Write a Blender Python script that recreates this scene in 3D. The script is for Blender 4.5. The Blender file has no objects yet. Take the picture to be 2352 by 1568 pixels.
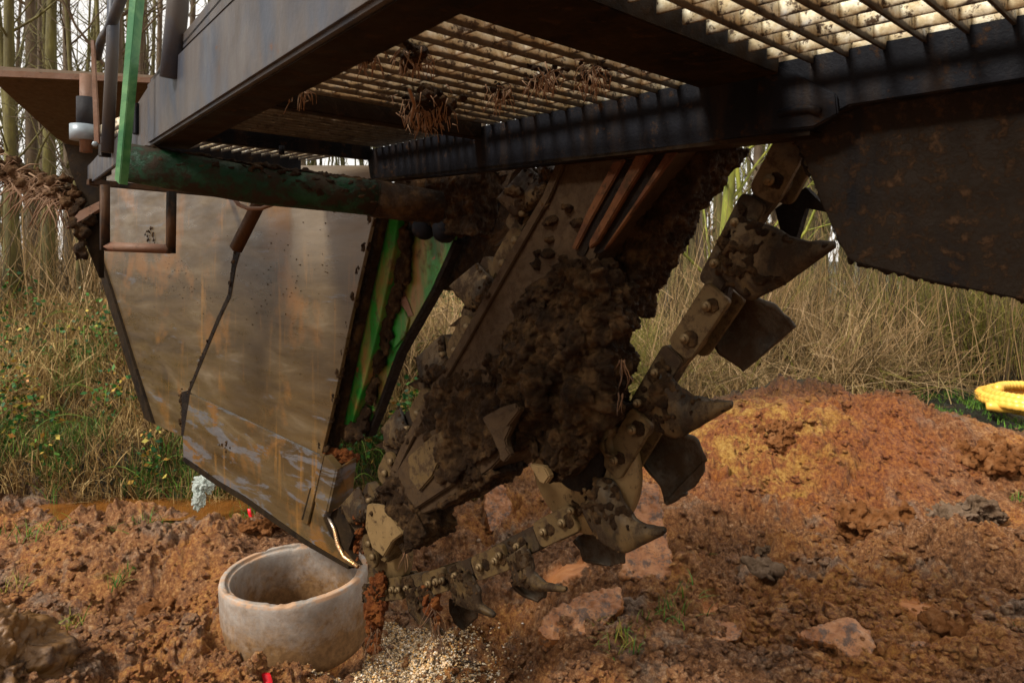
import bpy, bmesh, math, random
import numpy as np
from mathutils import Vector

sc = bpy.context.scene
COL = sc.collection
R = math.radians
FX, CX, HY, CAMZ = 1680.0, 1176.0, 594.0, 2.2      # focal length and horizon measured on the photograph

# ---------------------------------------------------------------- camera
cam = bpy.data.cameras.new('camera')
camo = bpy.data.objects.new('camera', cam); COL.objects.link(camo)
camo.location = (0, 0, CAMZ); camo.rotation_euler = (R(90), 0, 0)
cam.sensor_width = 36; cam.lens = 36 * FX / 2352
cam.shift_y = -(784 - HY) / 2352
cam.clip_start = 0.05; cam.clip_end = 2000
cam.dof.use_dof = True; cam.dof.focus_distance = 3.1; cam.dof.aperture_fstop = 6.3
sc.camera = camo

# ---------------------------------------------------------------- world and sun (bright overcast)
w = bpy.data.worlds.new('World'); sc.world = w; w.use_nodes = True
nt = w.node_tree; nt.nodes.clear()
wo = nt.nodes.new('ShaderNodeOutputWorld'); bg = nt.nodes.new('ShaderNodeBackground')
sky = nt.nodes.new('ShaderNodeTexSky'); sky.sky_type = 'NISHITA'; sky.sun_disc = False
SUN_EL, SUN_AZ = 44, 236
sky.sun_elevation = R(SUN_EL); sky.sun_rotation = R(SUN_AZ)
tc = nt.nodes.new('ShaderNodeTexCoord'); cn = nt.nodes.new('ShaderNodeTexNoise')
cn.inputs['Scale'].default_value = 2.2; cn.inputs['Detail'].default_value = 5
cr = nt.nodes.new('ShaderNodeValToRGB')
cr.color_ramp.elements[0].position = .3; cr.color_ramp.elements[0].color = (11., 10.4, 9.6, 1)
cr.color_ramp.elements[1].position = .7; cr.color_ramp.elements[1].color = (13.2, 12.6, 11.8, 1)
mx = nt.nodes.new('ShaderNodeMix'); mx.data_type = 'RGBA'; mx.inputs[0].default_value = .9
nt.links.new(tc.outputs['Generated'], cn.inputs['Vector']); nt.links.new(cn.outputs['Fac'], cr.inputs['Fac'])
nt.links.new(sky.outputs['Color'], mx.inputs[6]); nt.links.new(cr.outputs['Color'], mx.inputs[7])
nt.links.new(mx.outputs[2], bg.inputs['Color']); bg.inputs['Strength'].default_value = 0.055
nt.links.new(bg.outputs['Background'], wo.inputs['Surface'])
sl = bpy.data.lights.new('sun', 'SUN'); sl.energy = 2.7; sl.angle = R(12); sl.color = (1, .955, .88)
so = bpy.data.objects.new('sun', sl); COL.objects.link(so)
az = R(SUN_AZ)     # direction towards the sun: behind the camera, to the left
sd = Vector((math.sin(az) * math.cos(R(SUN_EL)), math.cos(az) * math.cos(R(SUN_EL)), math.sin(R(SUN_EL))))
so.rotation_euler = sd.to_track_quat('Z', 'Y').to_euler()
sc.view_settings.view_transform = 'Standard'; sc.view_settings.look = 'None'
sc.view_settings.exposure = 0.98; sc.view_settings.gamma = 1

# ---------------------------------------------------------------- numpy noise
def _h(ix, iy, iz, seed):
    x = (ix.astype(np.int64) * 374761393 + iy.astype(np.int64) * 668265263 + iz.astype(np.int64) * 2147483647 + seed * 974634777) & 0xffffffff
    x = ((x ^ (x >> 13)) * 1274126177) & 0xffffffff
    x = ((x ^ (x >> 16)) * 2246822519) & 0xffffffff
    x = x ^ (x >> 15)
    return (x & 0xffffff) / float(0x1000000)

def vnoise(P, scale, seed=0):
    Q = np.asarray(P) / scale; I = np.floor(Q).astype(np.int64); F = Q - I; F = F * F * (3 - 2 * F); o = 0
    for a in (0, 1):
        for b in (0, 1):
            for c in (0, 1):
                wgt = (F[:, 0] if a else 1 - F[:, 0]) * (F[:, 1] if b else 1 - F[:, 1]) * (F[:, 2] if c else 1 - F[:, 2])
                o = o + wgt * _h(I[:, 0] + a, I[:, 1] + b, I[:, 2] + c, seed)
    return o * 2 - 1

def fbm(P, scale, octv=4, seed=0):
    o = 0; a = 1; s = scale; t = 0
    for k in range(octv):
        o = o + a * vnoise(P, s, seed + k * 17); t += a; a *= .5; s *= .5
    return o / t

def worley(P, scale, seed=0, flat=False):
    Q = np.asarray(P) / scale; I = np.floor(Q).astype(np.int64); best = np.full(len(Q), 9.0)
    for a in (-1, 0, 1):
        for b in (-1, 0, 1):
            for c in ((0,) if flat else (-1, 0, 1)):
                J0, J1, J2 = I[:, 0] + a, I[:, 1] + b, I[:, 2] + c
                d = np.abs(J0 + _h(J0, J1, J2, seed) - Q[:, 0]) + np.abs(J1 + _h(J0, J1, J2, seed + 5) - Q[:, 1])
                if not flat: d = d + np.abs(J2 + _h(J0, J1, J2, seed + 11) - Q[:, 2])
                best = np.minimum(best, d + .35 * _h(J0, J1, J2, seed + 23))
    return best * (.85 if flat else .72)

def crumbs(P, scale, seed=0, flat=False):
    if flat: P = np.c_[P[:, :2], np.zeros(len(P))]
    P = P + np.c_[vnoise(P, scale * .9, seed + 1), vnoise(P, scale * .9, seed + 2), np.zeros(len(P)) if flat else vnoise(P, scale * .9, seed + 3)] * scale * .45
    return np.clip(1.45 * (1 - worley(P, scale, seed, flat) / .92), 0, 1) ** .85

def sstep(x, a, b):
    t = np.clip((x - a) / (b - a), 0, 1); return t * t * (3 - 2 * t)

# ---------------------------------------------------------------- mesh helpers
def mesh_np(name, V, F, smooth=True, var=None):
    V = np.asarray(V, dtype=np.float32); me = bpy.data.meshes.new(name)
    Fs = F if isinstance(F, list) else [F]
    Fs = [np.asarray(f, dtype=np.int32) for f in Fs if len(f)]
    me.vertices.add(len(V)); me.vertices.foreach_set('co', V.ravel())
    loops = np.concatenate([f.ravel() for f in Fs]); tot = np.concatenate([np.full(len(f), f.shape[1], np.int32) for f in Fs])
    st = np.concatenate([[0], np.cumsum(tot)[:-1]]).astype(np.int32)
    me.loops.add(len(loops)); me.loops.foreach_set('vertex_index', loops)
    me.polygons.add(len(tot)); me.polygons.foreach_set('loop_start', st); me.polygons.foreach_set('loop_total', tot)
    me.update(calc_edges=True); me.validate()
    if smooth: me.polygons.foreach_set('use_smooth', np.ones(len(me.polygons), bool))
    if var is not None:
        a = me.attributes.new('var', 'FLOAT', 'POINT'); a.data.foreach_set('value', np.asarray(var, np.float32))
    return me

class MB:
    def __init__(s): s.v = []; s.q = []; s.t = []; s.a = []; s.n = 0
    def add(s, V, Q=None, T=None, var=0.5):
        V = np.asarray(V, float)
        if Q is not None and len(Q): s.q.append(np.asarray(Q) + s.n)
        if T is not None and len(T): s.t.append(np.asarray(T) + s.n)
        s.v.append(V); s.a.append(np.full(len(V), var) if np.isscalar(var) else var); s.n += len(V)
    def tube(s, pts, rad, sides=6, var=.5, cap=True):
        pts = np.asarray(pts, float); n = len(pts); rad = np.full(n, rad) if np.isscalar(rad) else np.asarray(rad, float)
        tg = np.gradient(pts, axis=0); tg /= np.linalg.norm(tg, axis=1)[:, None] + 1e-9
        up = np.array([0, 0, 1.]) if abs(tg[0][2]) < .8 else np.array([1., 0, 0])
        a = np.cross(tg, up); a /= np.linalg.norm(a, axis=1)[:, None] + 1e-9; b = np.cross(tg, a)
        th = np.linspace(0, 2 * np.pi, sides, endpoint=False)
        V = (pts[:, None] + rad[:, None, None] * (np.cos(th)[None, :, None] * a[:, None] + np.sin(th)[None, :, None] * b[:, None])).reshape(-1, 3)
        i = np.arange(n - 1)[:, None] * sides + np.arange(sides)[None]; j = np.arange(n - 1)[:, None] * sides + (np.arange(sides)[None] + 1) % sides
        Q = np.stack([i, j, j + sides, i + sides], -1).reshape(-1, 4); T = None
        if cap:
            V = np.vstack([V, pts[0], pts[-1]]); c0 = n * sides; e = (n - 1) * sides; k = np.arange(sides); k2 = (k + 1) % sides
            T = np.vstack([np.stack([k2, k, np.full(sides, c0)], -1), np.stack([e + k, e + k2, np.full(sides, c0 + 1)], -1)])
        s.add(V, Q, T, var)
    def prism(s, pts, off, var=.5):        # convex or star-shaped outline swept by off
        pts = np.asarray(pts, float); n = len(pts); V = np.vstack([pts, pts + np.asarray(off)])
        k = np.arange(n); k2 = (k + 1) % n; Q = np.stack([k, k2, k2 + n, k + n], -1)
        c = pts.mean(0); V = np.vstack([V, c, c + off])
        T = np.vstack([np.stack([k2, k, np.full(n, 2 * n)], -1), np.stack([k + n, k2 + n, np.full(n, 2 * n + 1)], -1)])
        s.add(V, Q, T, var)
    def blob(s, c, r, seed=0, amp=.35, sc_=.6, sub=3, var=.5):
        V0, F0 = ico(sub); r = np.full(3, r) if np.isscalar(r) else np.asarray(r, float)
        off = np.array([seed * 3.1, seed * 1.7, seed * .9])
        d = 1 - amp * .7 + amp * crumbs(V0 + off, sc_, seed) + .5 * amp * crumbs(V0 + off, sc_ * .4, seed + 3) + amp * 1.3 * fbm(V0 + off, 1.1, 4, seed)
        s.add(np.asarray(c) + V0 * d[:, None] * r, None, F0, var)
    def build(s, name, mat, parent=None, smooth=True, **kw):
        F = []
        if s.q: F.append(np.vstack(s.q))
        if s.t: F.append(np.vstack(s.t))
        return link(name, mesh_np(name, np.vstack(s.v), F, smooth, np.concatenate(s.a)), mat, parent, **kw)

_ico = {}
def ico(sub):
    if sub not in _ico:
        bm = bmesh.new(); bmesh.ops.create_icosphere(bm, subdivisions=sub, radius=1)
        _ico[sub] = (np.array([v.co[:] for v in bm.verts]), np.array([[v.index for v in f.verts] for f in bm.faces])); bm.free()
    return _ico[sub]

def base_of(p):
    b = Vector((0, 0, 0))
    while p: b += p.location; p = p.parent
    return b
def link(name, me, mat, parent=None, label=None, cat=None, group=None, kind=None, autosmooth=False):
    o = bpy.data.objects.new(name, me); COL.objects.link(o)
    if mat is not None and not me.materials: me.materials.append(mat)
    if parent:
        o.location = -base_of(parent); o.parent = parent
    tag(o, label, cat, group, kind); return o
def tag(o, label=None, cat=None, group=None, kind=None):
    if label: o['label'] = label
    if cat: o['category'] = cat
    if group: o['group'] = group
    if kind: o['kind'] = kind
def empty(name, loc, label, cat, group=None):
    o = bpy.data.objects.new(name, None); COL.objects.link(o); o.location = loc; tag(o, label, cat, group); return o

def solid(name, pts, off, mat, parent=None, bevel=0.0, **kw):      # any outline (concave allowed) swept by off
    bm = bmesh.new(); vs = [bm.verts.new(Vector(p)) for p in pts]; f = bm.faces.new(vs)
    r = bmesh.ops.extrude_face_region(bm, geom=[f]); nv = [g for g in r['geom'] if isinstance(g, bmesh.types.BMVert)]
    bmesh.ops.translate(bm, vec=Vector(off), verts=nv)
    bmesh.ops.recalc_face_normals(bm, faces=bm.faces)
    if bevel: bmesh.ops.bevel(bm, geom=list(bm.edges), offset=bevel, segments=2, affect='EDGES', clamp_overlap=True)
    bmesh.ops.triangulate(bm, faces=[f for f in bm.faces if len(f.verts) > 4])
    me = bpy.data.meshes.new(name); bm.to_mesh(me); bm.free()
    return link(name, me, mat, parent, **kw)

def prism_tri(pts, off):
    bm = bmesh.new(); f = bm.faces.new([bm.verts.new(Vector(p)) for p in pts])
    r = bmesh.ops.extrude_face_region(bm, geom=[f]); bmesh.ops.translate(bm, vec=Vector(off), verts=[g for g in r['geom'] if isinstance(g, bmesh.types.BMVert)])
    bmesh.ops.triangulate(bm, faces=list(bm.faces)); bmesh.ops.recalc_face_normals(bm, faces=bm.faces); bm.verts.index_update()
    V = np.array([v.co[:] for v in bm.verts]); F = np.array([[v.index for v in f.verts] for f in bm.faces]); bm.free(); return V, F
TMP = bpy.data.scenes.new('tmp')
def mudmass(name, mb, voxel, parent, mat, amps=((.16, .03), (.06, .022), (.028, .012), (.013, .005)), seed=0, big=.03, kind=None, **kw):
    """fuse the pieces in mb into one skin and break it up into crumbs"""
    F = ([np.vstack(mb.q)] if mb.q else []) + ([np.vstack(mb.t)] if mb.t else [])
    me = mesh_np('m', np.vstack(mb.v), F); o = bpy.data.objects.new('m', me); TMP.collection.objects.link(o)
    md = o.modifiers.new('r', 'REMESH'); md.mode = 'VOXEL'; md.voxel_size = voxel
    vl = TMP.view_layers[0]; vl.update(); ev = o.evaluated_get(vl.depsgraph); e = ev.to_mesh()
    n = len(e.vertices); V = np.zeros(n * 3); e.vertices.foreach_get('co', V); V = V.reshape(-1, 3); N = np.zeros(n * 3); e.vertices.foreach_get('normal', N); N = N.reshape(-1, 3)
    L = np.zeros(len(e.loops), np.int32); e.loops.foreach_get('vertex_index', L); tot = np.zeros(len(e.polygons), np.int32); e.polygons.foreach_get('loop_total', tot)
    if (tot == 4).all(): Q = [L.reshape(-1, 4)]
    else:
        st = np.r_[0, np.cumsum(tot)[:-1]]; Q = [np.stack([L[st[tot == k] + j] for j in range(k)], -1) for k in (3, 4) if (tot == k).any()]
    ev.to_mesh_clear(); bpy.data.objects.remove(o)
    h = big * fbm(V, .3, 3, seed + 50)
    for k, (sc2, a) in enumerate(amps):
        g = .5 + .5 * sstep(fbm(V, sc2 * 4, 2, seed + 60 + k), -.3, .3)
        h = h + a * g * (crumbs(V, sc2, seed + k * 7) - .55) + a * .75 * fbm(V, sc2 * .8, 3, seed + k)
    W = V + N * h[:, None] + np.stack([vnoise(V, .03, seed + 70 + k) for k in range(3)], -1) * min(.006, amps[0][1] * .3)
    return link(name, mesh_np(name, W, Q), mat, parent, kind=kind, **kw)

# ---------------------------------------------------------------- geometry of the place: every plane is a real plane
NX, NY = .712, .702                       # horizontal normal of the machine's long side; it points away from the viewer
NV = np.array([NX, NY, 0.]); UV = np.array([-NY, NX, 0.])   # UV runs to the machine's rear (left and away)
def onN(px, py, n):                       # where the sight line through a measured point meets the upright plane n
    t = (px - CX) / FX; Y = n / (NX * t + NY); return np.array([t * Y, Y, CAMZ + (HY - py) / FX * Y])
def onY(px, py, Y): return np.array([(px - CX) / FX * Y, Y, CAMZ + (HY - py) / FX * Y])
def onZ(px, py, z):
    Y = (z - CAMZ) * FX / (HY - py); return np.array([(px - CX) / FX * Y, Y, z])
def NU(n, u, z): return NV * n + UV * u + np.array([0, 0, z])
def polyN(pts, n): return [onN(a, b, n) for a, b in pts]

# ---------------------------------------------------------------- materials
def new_mat(name):
    m = bpy.data.materials.new(name); m.use_nodes = True; nt = m.node_tree
    return m, nt, nt.nodes['Principled BSDF']
def nd(nt, t, **kw):
    n = nt.nodes.new(t)
    for k, v in kw.items():
        if k in n.inputs: n.inputs[k].default_value = v
        else: setattr(n, k, v)
    return n
def coords(nt, rot=0, scale=(1, 1, 1)):
    g = nd(nt, 'ShaderNodeTexCoord'); mp = nd(nt, 'ShaderNodeMapping')
    mp.inputs['Rotation'].default_value = (0, 0, rot); mp.inputs['Scale'].default_value = scale
    nt.links.new(g.outputs['Object'], mp.inputs['Vector']); return mp.outputs['Vector']
def noise(nt, vec, scale, detail=6, rough=.6, dist=0):
    n = nd(nt, 'ShaderNodeTexNoise', Scale=scale, Detail=detail, Roughness=rough, Distortion=dist); nt.links.new(vec, n.inputs['Vector']); return n.outputs['Fac']
def S(c, k=1.22):
    if not hasattr(c, '__len__'): return c
    l = .3 * c[0] + .5 * c[1] + .2 * c[2]; return tuple(max(.15 * l, l + (x - l) * k) for x in c)
def ramp(nt, fac, stops, interp='LINEAR'):
    r = nd(nt, 'ShaderNodeValToRGB'); cr = r.color_ramp; cr.interpolation = interp
    while len(cr.elements) < len(stops): cr.elements.new(.5)
    for e, (p, c) in zip(cr.elements, stops):
        c = S(c)
        e.position = p; e.color = (*c, 1) if hasattr(c, '__len__') else (c, c, c, 1)
    nt.links.new(fac, r.inputs['Fac']); return r.outputs['Color']
def mix(nt, fac, a, b, mode='MIX'):
    m = nd(nt, 'ShaderNodeMix', data_type='RGBA', blend_type=mode)
    for s, v in ((m.inputs[0], fac), (m.inputs[6], a), (m.inputs[7], b)):
        if isinstance(v, (int, float)): s.default_value = v if s.type == 'VALUE' else (v, v, v, 1)
        elif isinstance(v, tuple): s.default_value = (*v, 1)
        else: nt.links.new(v, s)
    return m.outputs[2]
def bump(nt, bs, h, strength, dist=.01):
    b = nd(nt, 'ShaderNodeBump', Strength=strength, Distance=dist); nt.links.new(h, b.inputs['Height']); nt.links.new(b.outputs['Normal'], bs.inputs['Normal'])
UROT = math.atan2(-.712, -.702)

def mud_mat(name, cols, rough=(.5, .85), scale=14, bstr=.7, fine=180):
    m, nt, bs = new_mat(name); v = coords(nt); cols = [S(q, 1.18 if max(cols[0]) < .05 else 1.1) for q in cols]
    c = ramp(nt, noise(nt, v, scale, 8, .65), [(.3, cols[0]), (.5, cols[1]), (.7, cols[2])])
    nt.links.new(c, bs.inputs['Base Color'])
    n2 = noise(nt, v, scale * 3.3, 6, .6); nt.links.new(ramp(nt, n2, [(.35, rough[0]), (.6, rough[1])]), bs.inputs['Roughness'])
    hh = nd(nt, 'ShaderNodeMath', operation='MULTIPLY_ADD'); nt.links.new(noise(nt, v, 50, 6, .75), hh.inputs[0]); hh.inputs[1].default_value = 1.6; nt.links.new(noise(nt, v, fine, 6, .8), hh.inputs[2])
    bump(nt, bs, hh.outputs[0], min(1, bstr * 1.3), .016); bs.inputs['Specular IOR Level'].default_value = .09
    return m

def coated(name, base, film, mud, film_amt=.5, mud_amt=.35, streak=(1, 1, 1), rough=.42, metal=0.0, bstr=.25, extra=None, fscale=6, mscale=22):
    """painted or bare steel under a film of dried clay with mud specks"""
    m, nt, bs = new_mat(name); v = coords(nt, UROT, streak); v2 = coords(nt); base, film, mud = S(base, 1.1), S(film, 1.25), S(mud)
    f = ramp(nt, noise(nt, v, fscale, 8, .62, .4), [(max(0, .62 - film_amt * .5 - .06), 0.), (max(.02, .62 - film_amt * .5 + .1), 1.)])
    basec = mix(nt, ramp(nt, noise(nt, v2, 9, 5), [(.4, 0.), (.65, 1.)]), base, tuple(x * .7 for x in base))
    if extra:
        basec = mix(nt, ramp(nt, noise(nt, v2, extra[1], 6, .7), [(extra[2], 0.), (extra[2] + .04, 1.)]), basec, extra[0])
    filmc = mix(nt, noise(nt, v, 14, 6), tuple(x * .72 for x in film), tuple(min(1, x * 1.3) for x in film))
    c = mix(nt, f, basec, filmc)
    mm = ramp(nt, noise(nt, v2, mscale, 10, .75), [(.66 - mud_amt * .4, 0.), (.76 - mud_amt * .4, .9)])
    c = mix(nt, mm, c, mud); nt.links.new(c, bs.inputs['Base Color'])
    bs.inputs['Metallic'].default_value = metal; bs.inputs['Specular IOR Level'].default_value = .5 if max(base) > .1 else (.07 if max(base) < .011 else .12)
    rr = mix(nt, mm, ramp(nt, noise(nt, v, 11, 5), [(.3, rough * .75), (.7, min(1, rough * 1.35))]), .8)
    nt.links.new(rr, bs.inputs['Roughness'])
    h = nd(nt, 'ShaderNodeMath', operation='MULTIPLY_ADD'); nt.links.new(mm, h.inputs[0]); h.inputs[1].default_value = .8
    nt.links.new(noise(nt, v2, 90, 6, .7), h.inputs[2]); bump(nt, bs, h.outputs[0], bstr, .006)
    return m

def var_mat(name, stops, rough=.75, nscale=8, trans=0.0):
    m, nt, bs = new_mat(name); a = nd(nt, 'ShaderNodeAttribute', attribute_name='var')
    c = ramp(nt, a.outputs['Fac'], stops); c = mix(nt, noise(nt, coords(nt), nscale, 4), mix(nt, 1., c, (.6, .6, .6), 'MULTIPLY'), c)
    nt.links.new(c, bs.inputs['Base Color']); bs.inputs['Roughness'].default_value = rough; bs.inputs['Specular IOR Level'].default_value = .3
    return m

MUD = (.026, .015, .008)
M_mud = mud_mat('wet_mud', [(.008, .0045, .0025), (.026, .0155, .009), (.095, .06, .035)], (.35, .8), 12)  # mud brown; the palest stop also paints highlights on the crumbs
M_mudred = mud_mat('red_mud', [(.06, .022, .01), (.12, .045, .018), (.18, .08, .035)], (.4, .8), 16)
M_boom = coated('boom_steel', (.012, .011, .011), (.034, .021, .0115), MUD, .75, .42, (1, 1, 2.2), .6, 0, .5, fscale=4)
M_slot = coated('rusty_channel', (.06, .022, .01), (.075, .034, .017), MUD, .4, .35, (1, 1, 1), .6, 0, .5)
M_black = mud_mat('shade_and_black_steel', [(.008, .006, .005), (.014, .01, .008), (.025, .018, .012)])  # near-black for painted shade in slots and seam, and for dark steel parts
M_link = coated('clayed_link', (.022, .016, .011), (.062, .041, .021), MUD, .65, .42, (1, 1, 1), .5, 0, .4)
M_bucket = coated('clayed_bucket', (.012, .009, .006), (.058, .038, .020), (.018, .0105, .006), .38, .5, (1, 1, .6), .45, 0, .5, mscale=12)
M_bfar = coated('worn_bucket', (.014, .012, .010), (.04, .031, .022), MUD, .4, .5, (1, 1, .6), .45, .2, .5, mscale=9)
M_bolt = coated('bolt_steel', (.035, .026, .018), (.10, .07, .04), MUD, .6, .3, (1, 1, 1), .45, .3, .3)
def mk_shield(name, metal_amt, seed):
    m, nt, bs = new_mat(name); v2 = coords(nt); vh = coords(nt, UROT, (.5, .5, 2.6)); vv = coords(nt, UROT, (3.2, 3.2, .35)); vs = coords(nt, UROT, (.6, .6, 60)); vd = coords(nt, UROT + .0, (1, 1, 1))
    c = ramp(nt, noise(nt, vh, 2.6, 8, .6, .8), [(.3, (.033, .0205, .009)), (.47, (.057, .037, .0175)), (.58, (.073, .050, .026)), (.7, (.115, .086, .053))])
    c = mix(nt, ramp(nt, noise(nt, v2, 2.1 + seed, 6, .6, .5), [(.54, 0.), (.64, .75)]), c, (.15, .065, .014))
    met = ramp(nt, noise(nt, vh, 3.3 + seed, 9, .68, .5), [(.66 - metal_amt, 0.), (.70 - metal_amt, .85)])
    c = mix(nt, met, c, mix(nt, noise(nt, vh, 14, 5), (.05, .05, .056), (.125, .12, .12)))
    c = mix(nt, ramp(nt, noise(nt, vv, 3.5, 7, .65, .3), [(.58, 0.), (.66, .55)]), c, (.20, .095, .02))
    if seed == 0:
        sp = nd(nt, 'ShaderNodeSeparateXYZ'); nt.links.new(coords(nt, UROT), sp.inputs[0]); q1, q2, q3 = onN(662, 480, 2.02), onN(850, 500, 2.02), onN(662, 600, 2.02)
        def mr(src, a, b, x=0., y=1.):
            m_ = nd(nt, 'ShaderNodeMapRange'); m_.inputs['From Min'].default_value = a; m_.inputs['From Max'].default_value = b; m_.inputs['To Min'].default_value = x; m_.inputs['To Max'].default_value = y; nt.links.new(src, m_.inputs['Value']); return m_.outputs['Result']
        wob = nd(nt, 'ShaderNodeMath', operation='MULTIPLY_ADD'); nt.links.new(noise(nt, v2, 4, 6), wob.inputs[0]); wob.inputs[1].default_value = .25; nt.links.new(sp.outputs['X'], wob.inputs[2])
        wz = nd(nt, 'ShaderNodeMath', operation='MULTIPLY_ADD'); nt.links.new(noise(nt, vh, 5, 6), wz.inputs[0]); wz.inputs[1].default_value = .3; nt.links.new(sp.outputs['Z'], wz.inputs[2])
        pm = nd(nt, 'ShaderNodeMath', operation='MULTIPLY'); nt.links.new(mr(wob.outputs[0], q1 @ UV + .1, q1 @ UV + .16, 1., 0.), pm.inputs[0]); nt.links.new(mr(wz.outputs[0], q3[2] + .0, q3[2] + .3), pm.inputs[1])
        c = mix(nt, pm.outputs[0], c, mix(nt, noise(nt, vh, 9, 7), (.09, .066, .04), (.19, .145, .095)))
        om = nd(nt, 'ShaderNodeMath', operation='MULTIPLY'); nt.links.new(mr(wob.outputs[0], q1 @ UV + .1, q1 @ UV + .16), om.inputs[0]); nt.links.new(mr(wob.outputs[0], q1 @ UV + .3, q1 @ UV + .5, 1., 0.), om.inputs[1])
        om2 = nd(nt, 'ShaderNodeMath', operation='MULTIPLY'); nt.links.new(om.outputs[0], om2.inputs[0]); nt.links.new(mr(wz.outputs[0], q3[2] + .1, q3[2] + .4, 0., .8), om2.inputs[1])
        c = mix(nt, om2.outputs[0], c, (.16, .075, .018))
    c = mix(nt, ramp(nt, noise(nt, vs, 5, 5, .7), [(.35, .35), (.6, 0.)]), c, mix(nt, 1., c, (.55, .55, .55), 'MULTIPLY'))
    c = mix(nt, ramp(nt, noise(nt, v2, 55, 8, .75), [(.70, 0.), (.72, .9)]), c, MUD)
    nt.links.new(c, bs.inputs['Base Color']); nt.links.new(ramp(nt, noise(nt, vh, 5, 7, .6), [(.3, .2), (.7, .55)]), bs.inputs['Roughness'])
    bs.inputs['Specular IOR Level'].default_value = .45
    h = nd(nt, 'ShaderNodeMath', operation='MULTIPLY_ADD'); nt.links.new(noise(nt, vs, 7, 5, .7), h.inputs[0]); h.inputs[1].default_value = .5; nt.links.new(noise(nt, v2, 45, 6, .7), h.inputs[2])
    bump(nt, bs, h.outputs[0], .22, .004); return m
M_shield = mk_shield('shield_plate', .04, 0); M_shieldlow = mk_shield('shield_plate_low', .14, 1.3)
M_clump = mud_mat('dry_mud', [(.05, .028, .016), (.10, .06, .036), (.17, .11, .07)], (.6, .9), 18)
M_green = coated('green_paint', (.022, .15, .022), (.17, .10, .045), (.06, .032, .016), .16, .3, (1, 1, .35), .35, 0, .3, extra=((.22, .045, .02), 9, .63), fscale=7, mscale=10)
M_gpost = coated('green_post_paint', (.03, .14, .05), (.12, .24, .11), (.11, .05, .025), .3, .08, (1, 1, 1), .4, 0, .15, mscale=30)
M_gpipe = coated('green_pipe_paint', (.005, .024, .009), (.018, .045, .027), (.018, .010, .006), .12, .54, (1, 1, 1), .4, 0, .6, mscale=13)
M_grey = coated('grey_paint', (.042, .047, .060), (.058, .05, .045), (.16, .075, .035), .3, .1, (1, 1, .5), .4, 0, .2, mscale=9)
M_beam = coated('black_beam_paint', (.007, .0075, .010), (.018, .013, .010), (.045, .025, .013), .1, .22, (1.6, 1.6, .25), .5, 0, .4, mscale=15)
M_under = coated('shade_darkened_brown', (.006, .004, .003), (.014, .009, .005), (.03, .018, .01), .4, .3, (1, 1, 1), .7, 0, .4)  # brown taken down near black to carry the shade under the beams
M_guard = coated('guard_plate', (.006, .006, .007), (.014, .010, .007), (.05, .03, .018), .45, .36, (1, 1, .3), .5, 0, .6, mscale=30)
M_rust = coated('rust', (.15, .06, .035), (.13, .075, .05), (.05, .03, .02), .5, .25, (1, 1, 1), .75, 0, .4)
M_dark = coated('dark_tube', (.014, .011, .009), (.05, .026, .014), (.06, .035, .02), .35, .3, (1, 1, 1), .5, 0, .4)
M_galv = coated('galvanised', (.25, .29, .33), (.22, .25, .27), (.1, .06, .04), .5, .05, (1, 1, 3), .45, .2, .1)
M_rubber = mud_mat('black_rubber', [(.012, .012, .014), (.02, .02, .022), (.03, .028, .028)], (.5, .7), 8, .2)
M_hopper = coated('hopper_steel', (.045, .032, .022), (.07, .047, .03), (.03, .02, .012), .6, .15, (3, 3, .5), .5, 0, .2)
M_shiny = coated('worn_bright_steel', (.6, .6, .58), (.4, .25, .13), (.2, .09, .04), .35, .3, (1, 1, .5), .22, .8, .3, mscale=12)
M_tan = coated('tan_clay_steel', (.09, .062, .034), (.125, .085, .046), MUD, .8, .3, (1, 1, 1), .5, 0, .2)

# grating: pale, dirtier towards its lower lip
ZG0 = 2.705
def mk_grating():
    m, nt, bs = new_mat('grating'); v = coords(nt)
    g = nd(nt, 'ShaderNodeTexCoord'); sp = nd(nt, 'ShaderNodeSeparateXYZ'); nt.links.new(g.outputs['Object'], sp.inputs[0])
    c = ramp(nt, noise(nt, v, 16, 6, .7), [(.3, (.27, .19, .11)), (.46, (.5, .42, .28)), (.6, (.76, .71, .57)), (.7, (.74, .78, .78))])
    big = ramp(nt, noise(nt, v, 2.2, 3), [(.42, 0.), (.6, 1.)])
    c = mix(nt, mix(nt, 1., big, (.3, .3, .3), 'MULTIPLY'), c, (.2, .13, .075))
    mm = ramp(nt, noise(nt, v, 26, 9, .8), [(.53, 0.), (.57, 1.)])
    c = mix(nt, mm, c, (.06, .035, .018))
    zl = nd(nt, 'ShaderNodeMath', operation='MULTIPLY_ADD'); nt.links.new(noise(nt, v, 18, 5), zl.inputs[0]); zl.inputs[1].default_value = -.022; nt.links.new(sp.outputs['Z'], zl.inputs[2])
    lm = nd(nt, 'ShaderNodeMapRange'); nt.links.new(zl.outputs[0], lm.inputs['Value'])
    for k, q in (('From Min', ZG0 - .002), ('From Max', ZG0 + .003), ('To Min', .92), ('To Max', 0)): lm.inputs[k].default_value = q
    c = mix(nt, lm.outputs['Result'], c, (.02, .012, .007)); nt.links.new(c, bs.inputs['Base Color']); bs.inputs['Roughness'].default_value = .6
    bump(nt, bs, noise(nt, v, 80, 5), .3, .004); return m
M_grat = mk_grating()

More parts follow.
